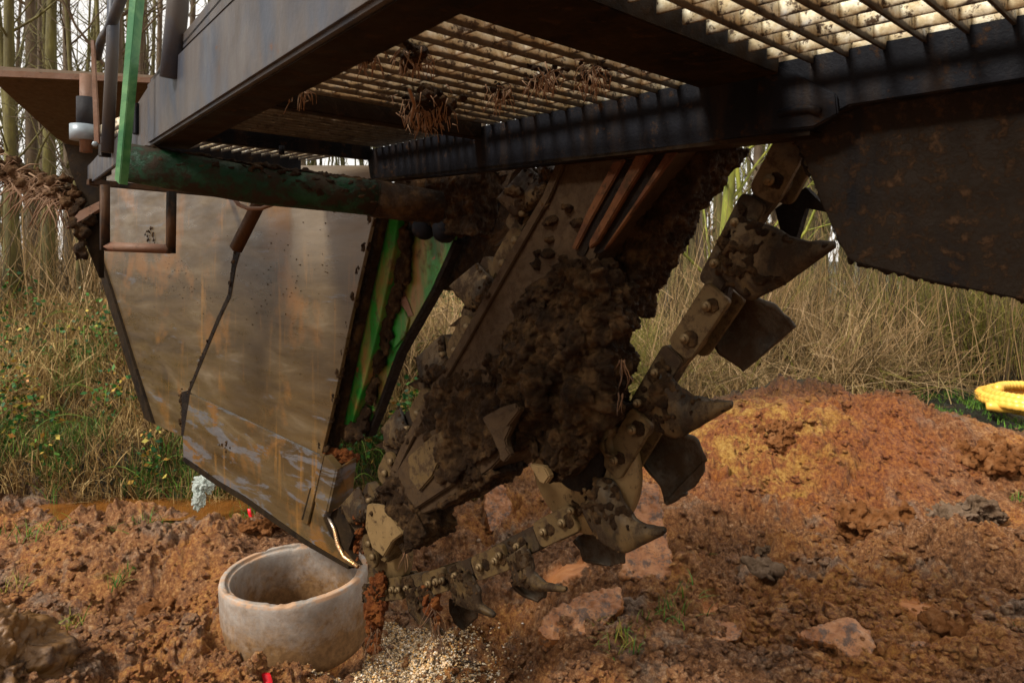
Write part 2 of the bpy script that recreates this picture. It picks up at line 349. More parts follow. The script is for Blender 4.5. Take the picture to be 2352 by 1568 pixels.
# ---------------------------------------------------------------- ground
def H(X, Y):
    """height of the land, from the shapes seen in the photograph"""
    P = np.c_[X, Y, np.zeros(len(X))]
    z = .22 + .10 * fbm(P, 1.4, 3, 3)
    z = z - .22 * np.exp(-(((X + 1.15) / .8) ** 2 + ((Y - 3.9) / .7) ** 2))        # the ring stands in a hollow
    z = z - .35 * np.exp(-((((X + 1.215) ** 2 + (Y - 4.13) ** 2) / .075) ** 2))
    z = z - .22 * np.exp(-(((X + .35) / .55) ** 2 + ((Y - 3.75) / .9) ** 2))       # open trench under the chain
    r = sstep(X + .12 * vnoise(P, .5, 8), .0, .3) * (1 - sstep(Y, 4.2, 5.0))
    z = z + .20 * r + .12 * sstep(X, .8, 2.2) * (1 - sstep(Y, 4, 6))
    # spoil heap on the right
    e1 = ((X - 2.55) / 1.45) ** 2 + ((Y - 6.5) / 1.1) ** 2
    z = z + .74 * np.exp(-e1 ** 1.3)
    z = z + .30 * np.exp(-(((X - 4.4) / 1.1) ** 2 + ((Y - 6.4) / .9) ** 2)) + .06 * np.exp(-(((X - 5.8) / 1.3) ** 2 + ((Y - 6.6) / .7) ** 2))
    z = z + .16 * np.exp(-(((X - 2.75) / .35) ** 2 + ((Y - 7.1) / .4) ** 2))
    z = z + .1 * np.exp(-(((X - .9) / .5) ** 2 + ((Y - 5.4) / .6) ** 2))
    # meadow behind the heap
    z = z + .28 * sstep(Y, 7.0, 8.2) * sstep(X, 0, 2)
    # ditch and the bank behind it on the left
    L = 1 - sstep(X, -.6, .6)
    dl = Y - (6.05 + .12 * np.sin(X * 1.7) + .05 * (X + 2))
    z = z - L * (.26 - .16 * (1 - sstep(X, -4.3, -3.3)) - .14 * sstep(X, -1.9, -1.5)) * np.exp(-(dl / (.2 + .05 * np.sin(X * 5.))) ** 2) + L * .05 * np.sin(X * 3.3) * np.exp(-((dl + .35) / .2) ** 2)
    z = z + L * (.25 * sstep(dl, .2, .7) + 1.0 * sstep(dl, .5, 3.6))
    z = z + (1 - L) * .25 * sstep(Y, 8, 12)
    # left bank foreground: hollow under an overhang
    z = z + .16 * np.exp(-(((X + 2.5) / .7) ** 2 + ((Y - 4.9) / .3) ** 2)) - .2 * np.exp(-(((X + 2.25) / .3) ** 2 + ((Y - 4.42) / .13) ** 2))
    return z

CLAY = [((1290, 1400), .16, .10), ((1660, 1445), .10, .06), ((2120, 1490), .07, .05), ((1020, 1120), .16, .13), ((1540, 1300), .14, .10)]
CLAYW = []
for (p, a, b) in CLAY:
    q = onZ(p[0], p[1], .35 if p[0] > 1300 else .15); CLAYW.append((q[0], q[1], a, b * 1.4))

def ground_detail(X, Y, z0):
    P = np.c_[X, Y, np.zeros(len(X))]
    m = .55 + .45 * sstep(fbm(P, .8, 2, 21), -.3, .3)
    far = 1 - sstep(Y, 8.5, 10)
    wl = 1 - sstep(X, -.6, .6); bank = wl * sstep(Y, 6.2, 6.8)
    m = m * far * (1 - .7 * bank)
    smooth = np.zeros(len(X))
    for (cx, cy, a, b) in CLAYW:
        d = ((X - cx) / a) ** 2 + ((Y - cy) / b) ** 2 + .9 * vnoise(P, .16, 4) + .6 * vnoise(P, .05, 14) + .35 * vnoise(P, .018, 24)
        smooth = np.maximum(smooth, 1 - sstep(d, .75, 1.05))
    heap = np.exp(-(((X - 3) / 2.2) ** 2 + ((Y - 6.4) / 1.1) ** 2))
    w1 = crumbs(P, .42, 31, True); w2 = crumbs(P + np.c_[z0, z0, z0] * .7, .15, 32, True); w3 = crumbs(P, .062, 33, True); w4 = crumbs(P, .027, 34, True)
    s3 = sstep(fbm(P, .35, 3, 41), -.35, .35)
    rg1 = 1 - 2.2 * np.abs(fbm(P, .55, 5, 58)); rg2 = 1 - 2.4 * np.abs(fbm(P, .17, 4, 59))
    d = .07 * (w1 - .5) + .085 * (w2 - .5) * (.2 + .8 * s3) + .052 * (w3 - .5) * (.4 + .6 * s3) + .02 * (w4 - .5)
    d = d + .10 * (fbm(P, .5, 5, 51)) * (1 - .4 * heap) + .09 * (rg1 - .5) * (1 - .4 * heap) + .06 * (rg2 - .5)
    g = fbm(P, .09, 3, 77); d = d + .018 * g
    d = d * m
    flat = .02 * fbm(P, .5, 2, 9) + .004 * vnoise(P, .05, 3)
    return d * (1 - smooth) + smooth * (flat + .005), smooth

def height(X, Y):
    X = np.atleast_1d(np.asarray(X, float)); Y = np.atleast_1d(np.asarray(Y, float)); z = H(X, Y); d, s = ground_detail(X, Y, z)
    return z + d
def gz(x, y): return float(H(np.array([x]), np.array([y]))[0])

NR, NC = 860, 1120
iy = np.linspace(1 / 2.3, 1 / 16., NR); Yr = 1 / iy
tcx = np.linspace(-1, 1, NC); tcx = .78 * tcx + .3 * tcx ** 3
TT, YY = np.meshgrid(tcx, Yr); XX = (TT * YY).ravel(); YF = YY.ravel()
ZH = H(XX, YF); DD, SM = ground_detail(XX, YF, ZH)
GV = np.c_[XX, YF, ZH + DD]
# overhanging look: push crumbs sideways a little as well
GV[:, 0] += .012 * vnoise(GV, .05, 61); GV[:, 1] += .02 * vnoise(GV, .06, 62)
ii = (np.arange(NR - 1)[:, None] * NC + np.arange(NC - 1)[None]).ravel()
GQ = np.stack([ii, ii + 1, ii + NC + 1, ii + NC], -1)[:, ::-1]

def mk_ground():
    m, nt, bs = new_mat('soil'); v = coords(nt); a = nd(nt, 'ShaderNodeAttribute', attribute_name='var')
    big = noise(nt, v, .9, 4, .5); med = noise(nt, v, 4.5, 7, .65); fin = noise(nt, v, 34, 9, .8); sp = noise(nt, v, 60, 3, .6)
    brown = ramp(nt, fin, [(.32, (.032, .013, .006)), (.43, (.14, .06, .026)), (.54, (.34, .165, .08)), (.65, (.62, .41, .26))])  # dark stops: wet mud and painted crevice shadow; pale stops: painted crumb highlights
    orange = ramp(nt, fin, [(.34, (.09, .03, .009)), (.46, (.36, .14, .04)), (.62, (.66, .36, .14))])
    grey = ramp(nt, fin, [(.32, (.09, .066, .048)), (.5, (.27, .21, .16)), (.66, (.52, .44, .36))])
    c = mix(nt, ramp(nt, big, [(.45, 0.), (.6, 1.)]), brown, orange)
    c = mix(nt, ramp(nt, med, [(.5, 0.), (.6, .85)]), c, brown)
    c = mix(nt, ramp(nt, noise(nt, v, 2.3, 8, .7, .6), [(.54, 0.), (.64, .65)]), c, grey)
    # heap: redder, with a yellow-ochre vein
    geo = nd(nt, 'ShaderNodeNewGeometry')
    def zone(cx, cy, cz, rx, ry, soft=.35):
        s = nd(nt, 'ShaderNodeVectorMath', operation='SUBTRACT'); nt.links.new(geo.outputs['Position'], s.inputs[0]); s.inputs[1].default_value = (cx, cy, cz)
        d = nd(nt, 'ShaderNodeVectorMath', operation='DIVIDE'); nt.links.new(s.outputs[0], d.inputs[0]); d.inputs[1].default_value = (rx, ry, 9)
        l = nd(nt, 'ShaderNodeVectorMath', operation='LENGTH'); nt.links.new(d.outputs[0], l.inputs[0])
        ad = nd(nt, 'ShaderNodeMath', operation='MULTIPLY_ADD'); nt.links.new(med, ad.inputs[0]); ad.inputs[1].default_value = 1.3; nt.links.new(l.outputs['Value'], ad.inputs[2])
        return ramp(nt, ad.outputs[0], [(min(.99, 1.35 - soft) if 0 else .0, 1.), (1., 1.)]) if 0 else mathclamp(ad.outputs[0], 1.65, soft)
    def mathclamp(s, edge, soft):
        mr = nd(nt, 'ShaderNodeMapRange'); mr.inputs['From Min'].default_value = edge - soft; mr.inputs['From Max'].default_value = edge; mr.inputs['To Min'].default_value = 1; mr.inputs['To Max'].default_value = 0
        nt.links.new(s, mr.inputs['Value']); return mr.outputs['Result']
    red = ramp(nt, fin, [(.34, (.055, .017, .006)), (.47, (.25, .085, .027)), (.63, (.52, .23, .085))])
    och = ramp(nt, fin, [(.33, (.2, .08, .018)), (.48, (.5, .27, .07)), (.64, (.68, .47, .19))])
    c = mix(nt, zone(2.3, 6.1, .8, 1.7, 1.2), c, red)
    c = mix(nt, zone(1.95, 6.05, .8, .95, .8, .5), c, mix(nt, ramp(nt, noise(nt, v, 5.5, 8, .75), [(.47, 0.), (.56, 1.)]), red, och))
    # smooth clay faces left by the cutters
    clay = ramp(nt, noise(nt, coords(nt, .6, (1, 2.5, 1)), 6, 9, .7, .3), [(.3, (.20, .082, .034)), (.5, (.29, .125, .055)), (.7, (.37, .20, .105))])
    c = mix(nt, a.outputs['Fac'], c, clay)
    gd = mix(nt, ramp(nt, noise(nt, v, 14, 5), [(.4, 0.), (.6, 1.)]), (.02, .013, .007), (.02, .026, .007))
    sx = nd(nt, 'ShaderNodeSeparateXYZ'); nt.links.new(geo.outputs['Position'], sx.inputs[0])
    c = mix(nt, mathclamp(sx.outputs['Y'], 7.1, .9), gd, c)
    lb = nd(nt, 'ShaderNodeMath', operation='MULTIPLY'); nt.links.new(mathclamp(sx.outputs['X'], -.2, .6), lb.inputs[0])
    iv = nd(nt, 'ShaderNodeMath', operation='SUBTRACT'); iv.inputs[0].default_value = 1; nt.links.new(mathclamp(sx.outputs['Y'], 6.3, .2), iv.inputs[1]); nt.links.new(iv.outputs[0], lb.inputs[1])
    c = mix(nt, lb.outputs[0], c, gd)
    nt.links.new(c, bs.inputs['Base Color'])
    nt.links.new(ramp(nt, noise(nt, v, 9, 6, .7), [(.35, .38), (.6, .8)]), bs.inputs['Roughness']); bs.inputs['Specular IOR Level'].default_value = .4
    h = nd(nt, 'ShaderNodeMath', operation='MULTIPLY_ADD'); nt.links.new(noise(nt, v, 55, 8, .75), h.inputs[0]); h.inputs[1].default_value = 1
    nt.links.new(noise(nt, v, 260, 4, .7), h.inputs[2])
    bs_s = nd(nt, 'ShaderNodeMath', operation='MULTIPLY_ADD'); nt.links.new(a.outputs['Fac'], bs_s.inputs[0]); bs_s.inputs[1].default_value = -.9; bs_s.inputs[2].default_value = 1.
    b = nd(nt, 'ShaderNodeBump', Distance=.03); nt.links.new(bs_s.outputs[0], b.inputs['Strength']); nt.links.new(h.outputs[0], b.inputs['Height']); nt.links.new(b.outputs['Normal'], bs.inputs['Normal'])
    return m
M_soil = mk_ground()
link('ground', mesh_np('ground', GV, GQ, True, SM), M_soil, kind='structure')
# coarse land all around, down to the horizon
g = np.r_[-400, -200, -100, -60, -30, np.linspace(-16, 16, 50), 30, 60, 100, 200, 400]
X2, Y2 = np.meshgrid(g, g); n2 = len(g); Z2 = H(X2.ravel(), Y2.ravel()) - .22
i2 = (np.arange(n2 - 1)[:, None] * n2 + np.arange(n2 - 1)[None]).ravel()
link('terrain', mesh_np('terrain', np.c_[X2.ravel(), Y2.ravel(), Z2], np.stack([i2, i2 + 1, i2 + n2 + 1, i2 + n2], -1), True, np.zeros(n2 * n2)), M_soil, kind='structure')

# ditch water
m, nt, bs = new_mat('muddy_water'); v = coords(nt)
nt.links.new(ramp(nt, noise(nt, v, 5, 4), [(.35, (.10, .042, .012)), (.65, (.17, .075, .025))]), bs.inputs['Base Color'])
bs.inputs['Roughness'].default_value = .06; bump(nt, bs, noise(nt, v, 20, 3), .08, .01)
mb = MB(); mb.add([(-5, 5.75, .145), (-1.2, 5.75, .145), (-1.2, 6.7, .145), (-5, 6.7, .145)], [(0, 1, 2, 3)]); mb.build('water', m, kind='structure')

rng = np.random.default_rng(7)
# loose clods
def scatter_lumps(name, X, Y, r, mat, kind='stuff', label=None, cat=None, sink=.2, flat=.7, sub=2, seed=0, zoff=0, varr=None):
    V0, F0 = ico(sub); n = len(X); Z = height(X, Y)
    ang = rng.uniform(0, 6.28, n); sx = rng.uniform(.7, 1.3, n) * r; sy = rng.uniform(.7, 1.3, n) * r; sz = rng.uniform(.6, 1.1, n) * r * flat
    P = V0[None] * np.stack([sx, sy, sz], -1)[:, None]
    c, s = np.cos(ang)[:, None], np.sin(ang)[:, None]
    P = np.stack([P[..., 0] * c - P[..., 1] * s, P[..., 0] * s + P[..., 1] * c, P[..., 2]], -1)
    P = P + np.stack([X, Y, Z + sz * (1 - 2 * sink) + zoff], -1)[:, None]
    nn = np.stack([vnoise(P.reshape(-1, 3), float(np.mean(r)) * .9, seed + k) for k in range(3)], -1).reshape(P.shape)
    P = P + nn * (r * .55)[:, None, None]
    F = (F0[None] + (np.arange(n) * len(V0))[:, None, None]).reshape(-1, 3)
    var = np.repeat(rng.uniform(0, 1, n) if varr is None else varr, len(V0))
    return link(name, mesh_np(name, P.reshape(-1, 3), F, False, var), mat, kind=kind, label=label, cat=cat)
M_clod = var_mat('clod', [(0, (.07, .03, .015)), (.4, (.15, .065, .03)), (.75, (.24, .12, .06)), (.93, (.3, .21, .15)), (1, (.36, .17, .05))], .6, 40)
n = 16000
Yc = 1 / rng.uniform(1 / 7.6, 1 / 2.7, n); Xc = rng.uniform(-.85, .85, n) * Yc
rc = np.clip(rng.lognormal(-4.6, .55, n), .004, .035)
keep = ~((Xc < -.2) & (Yc > 5.7)) & (((Xc + 1.2) ** 2 + (Yc - 4.13) ** 2) > .2)
for (cx, cy, a, b) in CLAYW: keep &= (((Xc - cx) / a) ** 2 + ((Yc - cy) / b) ** 2 > 1.1) | (rng.uniform(0, 1, n) < .04)
scatter_lumps('soil_clods', Xc[keep], Yc[keep], rc[keep], M_soil, varr=np.zeros(keep.sum()), label='loose crumbs and clods of soil strewn over the dug ground', cat='soil')
# gravel beside the ring
M_grav = var_mat('gravel', [(0, (.05, .045, .04)), (.2, (.2, .14, .09)), (.45, (.5, .34, .18)), (.7, (.62, .54, .42)), (.88, (.65, .36, .12)), (1, (.85, .8, .72))], .45, 30)
n = 34000
gx = rng.normal(-.50, .20, n); gy = rng.uniform(3.2, 4.3, n); gx = gx + (gy - 3.7) * -.25
kk = (gx > -1.05) & (gx < .1) & (((gx + 1.2) ** 2 + (gy - 4.13) ** 2) > .165)
scatter_lumps('gravel', gx[kk], gy[kk], rng.uniform(.004, .0085, n)[kk], M_grav, label='mixed pea gravel spilled beside the concrete ring', cat='gravel', sub=1, sink=.1, seed=3, zoff=.004)

# ---------------------------------------------------------------- concrete ring
def mk_concrete():
    m, nt, bs = new_mat('concrete'); v = coords(nt); sp = nd(nt, 'ShaderNodeSeparateXYZ'); nt.links.new(v, sp.inputs[0])
    c = ramp(nt, noise(nt, v, 5, 7, .6), [(.3, (.22, .205, .185)), (.5, (.33, .31, .285)), (.7, (.43, .41, .385))])
    zz = nd(nt, 'ShaderNodeMath', operation='MULTIPLY_ADD'); nt.links.new(noise(nt, v, 9, 9, .75), zz.inputs[0]); zz.inputs[1].default_value = -.55; nt.links.new(sp.outputs['Z'], zz.inputs[2])
    st = nd(nt, 'ShaderNodeMapRange'); nt.links.new(zz.outputs[0], st.inputs['Value'])
    for k, val in (('From Min', -.12), ('From Max', .24), ('To Min', 1.), ('To Max', 0)): st.inputs[k].default_value = val
    c = mix(nt, st.outputs['Result'], c, ramp(nt, noise(nt, v, 30, 5), [(.3, (.09, .045, .017)), (.7, (.2, .115, .055))]))
    c = mix(nt, ramp(nt, noise(nt, v, 13, 9, .8), [(.60, 0.), (.64, .9)]), c, (.2, .11, .05))
    top = nd(nt, 'ShaderNodeMapRange'); nt.links.new(sp.outputs['Z'], top.inputs['Value'])
    for k, val in (('From Min', .375), ('From Max', .385), ('To Min', 0), ('To Max', 1)): top.inputs[k].default_value = val
    tm = nd(nt, 'ShaderNodeMath', operation='MULTIPLY'); nt.links.new(top.outputs['Result'], tm.inputs[0]); nt.links.new(ramp(nt, noise(nt, v, 8, 8, .7), [(.45, 0.), (.55, .8)]), tm.inputs[1])
    c = mix(nt, tm.outputs[0], c, (.40, .22, .11))
    nt.links.new(c, bs.inputs['Base Color']); bs.inputs['Roughness'].default_value = .75
    bump(nt, bs, noise(nt, v, 60, 8, .7), .35, .008); return m
rc_ = np.array([-1.215, 4.13]); RZ = .045
prof = [(.385, 0), (.398, .03), (.40, .2), (.402, .38), (.396, .40), (.368, .402), (.365, .386), (.345, .384), (.340, .372), (.338, .2), (.335, 0)]
pr = []
for (a, b) in zip(prof, prof[1:]):
    k = 8 if abs(a[1] - b[1]) > .1 else 3
    for q in range(k): pr.append((a[0] + (b[0] - a[0]) * q / k, a[1] + (b[1] - a[1]) * q / k))
pr.append(prof[-1]); pr = np.array(pr); NS = 200
th = np.linspace(0, 2 * np.pi, NS, endpoint=False)
V = np.stack([pr[:, None, 0] * np.cos(th), pr[:, None, 0] * np.sin(th), np.repeat(pr[:, 1:2], NS, 1)], -1).reshape(-1, 3)
d = .003 * fbm(V, .12, 4, 5); edge = sstep(V[:, 2], .33, .38)
chip = np.clip(fbm(V, .07, 4, 15) - .05, 0, 1) * .035 * edge
V[:, 2] -= chip + .3 * d * edge; rr = np.hypot(V[:, 0], V[:, 1]); V[:, :2] *= (1 + d / rr)[:, None]
ii = (np.arange(len(pr) - 1)[:, None] * NS + np.arange(NS)[None]).ravel(); jj = (np.arange(len(pr) - 1)[:, None] * NS + (np.arange(NS)[None] + 1) % NS).ravel()
ring = link('concrete_ring', mesh_np('concrete_ring', V, np.stack([ii, jj, jj + NS, ii + NS], -1)), mk_concrete(),
            label='open grey concrete ring with chipped rim and rusty brown stains, standing in the dug soil', cat='concrete ring')
ring.location = (rc_[0], rc_[1], RZ); ring.rotation_euler = (R(1.5), R(-1), 0)

# ================================================================= THE TRENCHER
TR = empty('trencher', (.2, 2.6, .1), 'mud-caked chain trencher with grated walkway, digging boom and steel shield above the dug soil', 'trencher')
NCH = 2.06                                  # plane of the digging chain
NB = 1.965                                  # near face of the boom

# mud laid on a side face of the machine
def mudsheet(name, outline, n, thick, parent, mat, res=.0045, edge=.05, seed=0, back=0.0, amp=(.03, .018, .009), rag=.03, lumps=1.0, ramp_fn=None):
    pl = np.array(polyN(outline, n)); U = pl @ UV; Z = pl[:, 2]
    us = np.arange(U.min() - .06, U.max() + .06, res); zs = np.arange(Z.min() - .06, Z.max() + .06, res)
    G, K = np.meshgrid(us, zs); gu = G.ravel(); gk = K.ravel()
    ins = np.zeros(len(gu), bool); dist = np.full(len(gu), 9.)
    for i in range(len(U)):
        x1, y1, x2, y2 = U[i], Z[i], U[(i + 1) % len(U)], Z[(i + 1) % len(U)]
        cond = ((y1 > gk) != (y2 > gk)) & (gu < (x2 - x1) * (gk - y1) / (y2 - y1 + 1e-12) + x1); ins ^= cond
        L2 = (x2 - x1) ** 2 + (y2 - y1) ** 2; t = np.clip(((gu - x1) * (x2 - x1) + (gk - y1) * (y2 - y1)) / L2, 0, 1)
        dist = np.minimum(dist, np.hypot(gu - x1 - t * (x2 - x1), gk - y1 - t * (y2 - y1)))
    sd_ = np.where(ins, dist, -dist)
    P = np.c_[gu, gk, np.full(len(gu), seed * 1.3)]
    sd_ = sd_ + rag * fbm(P, .08, 4, seed + 9) + rag * .5 * vnoise(P, .018, seed)
    prof_ = np.sqrt(np.clip(sd_ / edge, 0, 1) * (2 - np.clip(sd_ / edge, 0, 1)))
    c1, c2, c3 = crumbs(P, .11, seed, True), crumbs(P, .042, seed + 1, True), crumbs(P, .017, seed + 2, True)
    big = fbm(P, .35, 3, seed + 4)
    h = thick * prof_ * (1 + .55 * big) + prof_ * (amp[0] * c1 + amp[1] * c2 + amp[2] * c3) * lumps + .02 * prof_ * fbm(P, .06, 3, seed + 6)
    h = np.where(sd_ > 0, h, -.004)
    keep = sd_ > -res * 1.6
    nu, nz = len(us), len(zs)
    i0 = (np.arange(nz - 1)[:, None] * nu + np.arange(nu - 1)[None]).ravel()
    Q = np.stack([i0, i0 + 1, i0 + nu + 1, i0 + nu], -1); Q = Q[keep[Q].all(1)]
    side = .5 * res * vnoise(P, .015, seed + 8)
    V = NV * (n - h)[:, None] + UV * (gu + side)[:, None] + np.c_[np.zeros((len(gu), 2)), gk]
    if back > 0:
        hb = back * prof_ * (1 + .5 * fbm(P, .2, 3, seed + 30)) + prof_ * .02 * crumbs(P, .05, seed + 31, True)
        V2 = NV * (n + np.where(sd_ > 0, hb, -.002))[:, None] + UV * gu[:, None] + np.c_[np.zeros((len(gu), 2)), gk]
        Q = np.vstack([Q, Q[:, ::-1] + len(V)]); V = np.vstack([V, V2])
    used = np.zeros(len(V), bool); used[Q.ravel()] = True; rm = np.cumsum(used) - 1
    return link(name, mesh_np(name, V[used], rm[Q]), mat, parent)

# ---- boom: a box section seen from its long side and its underside
boom_out = [(1290, 340), (1240, 455), (1150, 610), (1060, 770), (985, 900), (925, 1010), (893, 1085), (897, 1125), (915, 1168), (938, 1193), (1000, 1170), (1060, 1125), (1128, 1076),
            (1190, 1010), (1220, 1045), (1270, 1060), (1290, 1020), (1300, 900), (1315, 740), (1372, 585), (1455, 470), (1565, 335), (1700, 160), (1420, 120)]
boom = solid('boom', polyN(boom_out, NB), NV * .30, M_boom, TR, bevel=.006)
# raised edge strip down the left of the boom
solid('wear_strip', polyN([(1292, 338), (1310, 345), (1262, 455), (1172, 612), (1082, 772), (1006, 902), (946, 1012), (912, 1085), (897, 1080), (928, 1008), (988, 898), (1063, 768), (1153, 608), (1243, 453)], NB - .014), NV * .013, M_boom, boom, bevel=.004)
# tensioner channels: flat dark plates paint the shade inside, rusty bars stand in front
solid('slot_shade_plate', polyN([(1500, 352), (1519, 350), (1526, 366), (1520, 385), (1405, 560), (1378, 582), (1362, 580), (1372, 560)], NB - .006), NV * .005, M_black, boom)
solid('slot_shade_plate', polyN([(1440, 365), (1455, 368), (1385, 500), (1340, 590), (1325, 585), (1370, 490)], NB - .006), NV * .005, M_black, boom)
solid('tensioner_bar', polyN([(1460, 355), (1495, 352), (1440, 440), (1372, 555), (1352, 572), (1352, 555), (1400, 470)], NB - .03), NV * .024, M_slot, boom, bevel=.004)
solid('tensioner_bar', polyN([(1530, 350), (1556, 345), (1470, 462), (1400, 560), (1385, 575), (1390, 565), (1460, 462)], NB - .022), NV * .016, M_slot, boom, bevel=.004)
solid('tensioner_bar', polyN([(1408, 370), (1436, 366), (1360, 500), (1322, 575), (1312, 570), (1345, 490)], NB - .02), NV * .014, M_slot, boom, bevel=.004)
# lower wear plate near the nose
solid('wear_plate', polyN([(905, 1090), (960, 1000), (1000, 985), (1040, 1020), (1010, 1075), (1045, 1110), (940, 1178), (915, 1150)], NB - .02), NV * .018, M_boom, boom, bevel=.006)
solid('cover_plate', polyN([(935, 1050), (985, 1005), (1015, 985), (1022, 1030), (992, 1095), (962, 1130), (940, 1100)], NB - .034), NV * .013, M_link, boom, bevel=.006)

# nose: cheek plate and end roller
nose = solid('nose_cheek', polyN([(842, 1158), (877, 1160), (905, 1195), (925, 1225), (902, 1242), (880, 1279), (854, 1258), (838, 1210)], NB - .012), NV * .03, M_tan, TR, bevel=.005)
solid('cheek_edge', polyN([(902, 1242), (925, 1225), (908, 1262), (884, 1292), (872, 1285), (880, 1279)], NB + .02), NV * .12, M_link, nose, bevel=.004)
def disc(name, c, r, dep, mat, parent, seg=48, inner=None):
    mb = MB(); a = np.linspace(0, 2 * np.pi, seg, endpoint=False)
    mb.prism([c + UV * r * math.cos(t) + np.array([0, 0, r * math.sin(t)]) for t in a], NV * dep)
    return mb.build(name, mat, parent, smooth=False)
rl = disc('nose_roller', onN(886, 1262, NCH), .155, .05, M_tan, TR)
disc('axle_cap', onN(886, 1262, NCH - .012), .05, .011, M_bolt, rl, 24)
# guide wheel under the mud
gw = disc('guide_wheel', onN(1332, 1068, NCH - .01), .245, .045, M_tan, TR, 64)
disc('wheel_hub', onN(1318, 1050, NCH - .05), .12, .04, M_black, gw, 40)
disc('hub_cap', onN(1300, 1040, NCH - .08), .085, .03, M_mud, gw, 32)
mb = MB(); p = polyN([(1384, 985), (1401, 984), (1398, 1000), (1386, 1012), (1390, 1040), (1404, 1046), (1392, 1052), (1376, 1030), (1374, 1000)], NB + .02); mb.prism(p, NV * .05)
mb.build('scraper_claw', M_link, TR, smooth=False)

# ---- mud caked on the boom
def mm_outline(mb, outline, n, dep): V, F = prism_tri(polyN(outline, n), NV * dep); mb.add(V, None, F)
rr_ = random.Random(4)
mb = MB()
mm_outline(mb, [(1335, 590), (1370, 605), (1395, 650), (1412, 700), (1412, 755), (1388, 800), (1398, 850), (1385, 905), (1400, 945), (1390, 975), (1360, 1000), (1352, 1050), (1320, 1085), (1285, 1110),
           (1258, 1120), (1235, 1085), (1205, 1035), (1165, 1050), (1140, 1015), (1110, 985), (1150, 900), (1175, 820), (1195, 745), (1245, 675), (1300, 615)], NB - .05, .15)
for (x, y, nn_, r_) in ((1390, 720, -.03, .09), (1330, 800, -.06, .1), (1375, 760, 0, .07), (1230, 780, -.04, .09), (1250, 900, -.07, .11), (1340, 930, -.06, .11), (1205, 960, -.04, .07), (1290, 1030, -.06, .1), (1345, 1020, -.03, .08), (1230, 1040, -.03, .06), (1370, 880, 0, .06), (1300, 690, -.03, .07), (1385, 700, .04, .06), (1395, 830, .03, .04), (1390, 960, .03, .05), (1200, 870, -.03, .06), (1160, 1040, 0, .04), (1250, 700, 0, .04)):
    V0, F0 = ico(3); mb.add(onN(x, y, NB + nn_ * .45) + V0 * r_ * np.array([.6, .6, .95]), None, F0)
mudmass('mud_cake', mb, .0052, TR, M_mud, ((.15, .036), (.06, .026), (.028, .018), (.014, .010)), 1, .06)
mb = MB(); mm_outline(mb, [(1285, 620), (1330, 590), (1345, 700), (1260, 980), (1180, 1020), (1060, 1070), (1005, 1040), (1040, 985), (1100, 930), (1135, 860), (1160, 790), (1215, 710)], NB - .022, .04)
for q in range(150):
    pq = [(1290, 605), (1240, 680), (1180, 750), (1150, 830), (1115, 900), (1050, 960), (1000, 1020), (1010, 1070), (1060, 1085)]; t_ = rr_.uniform(0, len(pq) - 1.001); a_, b_ = pq[int(t_)], pq[int(t_) + 1]; f_ = t_ % 1; s_ = rr_.uniform(.008, .028)
    mb.add(onN(a_[0] + (b_[0] - a_[0]) * f_ + rr_.gauss(6, 12), a_[1] + (b_[1] - a_[1]) * f_ + rr_.gauss(4, 12), NB - .004) + ico(2)[0] * (s_ * 1.4, s_ * .9, s_ * 1.4), None, ico(2)[1])
mudmass('mud_cake', mb, .0055, TR, M_mud, ((.12, .03), (.05, .02), (.024, .012), (.012, .006)), 9, .03)
# mud packed on the underside of the boom
mb = MB(); mm_outline(mb, [(1480, 610), (1440, 680), (1440, 735), (1400, 735), (1370, 690), (1372, 600), (1455, 475), (1540, 365), (1600, 330), (1665, 330), (1630, 380), (1555, 480)], NB + .10, .17)
mudmass('mud_cake', mb, .006, TR, M_mud, ((.12, .012), (.05, .012), (.025, .011), (.013, .008)), 2, .02)
mb = MB(); mm_outline(mb, [(1160, 790), (1120, 870), (1060, 895), (1010, 950), (1000, 1000), (1020, 1060), (1010, 1100), (1045, 1095), (1100, 1060), (1150, 1025), (1200, 1000), (1240, 900), (1230, 800)], NB - .03, .05)
mm_outline(mb, [(990, 890), (1060, 845), (1130, 850), (1150, 960), (1090, 990), (1030, 990), (970, 1035), (955, 1000)], NB - .008, .02)
mudmass('mud_cake', mb, .006, TR, M_mud, ((.12, .025), (.05, .02), (.024, .01), (.012, .005)), 3, .02)
mb = MB(); mm_outline(mb, [(882, 1095), (905, 1095), (940, 1150), (965, 1195), (972, 1225), (958, 1258), (925, 1270), (908, 1258), (925, 1225), (895, 1180), (855, 1150)], NB - .03, .2)
mudmass('mud_cake', mb, .006, TR, M_mud, ((.1, .02), (.04, .016), (.02, .008), (.011, .004)), 5, .02)
mb = MB(); mm_outline(mb, [(1300, 600), (1340, 600), (1250, 690), (1180, 740), (1165, 700), (1230, 640)], NB - .01, .03)
for q in range(26): s_ = rr_.uniform(.012, .03); mb.add(onN(rr_.uniform(1180, 1340), rr_.uniform(440, 700), NB + .0) + ico(2)[0] * (s_ * 1.6, s_ * 1.6, s_), None, ico(2)[1])
mudmass('mud_cake', mb, .006, TR, M_mud, ((.06, .012), (.025, .008), (.012, .004)), 6, .012, kind='stuff')
mb = MB(); mm_outline(mb, [(1060, 1118), (1125, 1078), (1135, 1092), (1105, 1120), (1100, 1133), (1080, 1128), (1000, 1172), (990, 1168)], NB + .0, .2)
mudmass('mud_cake', mb, .006, TR, M_mud, ((.06, .016), (.025, .01), (.012, .004)), 7, .01)
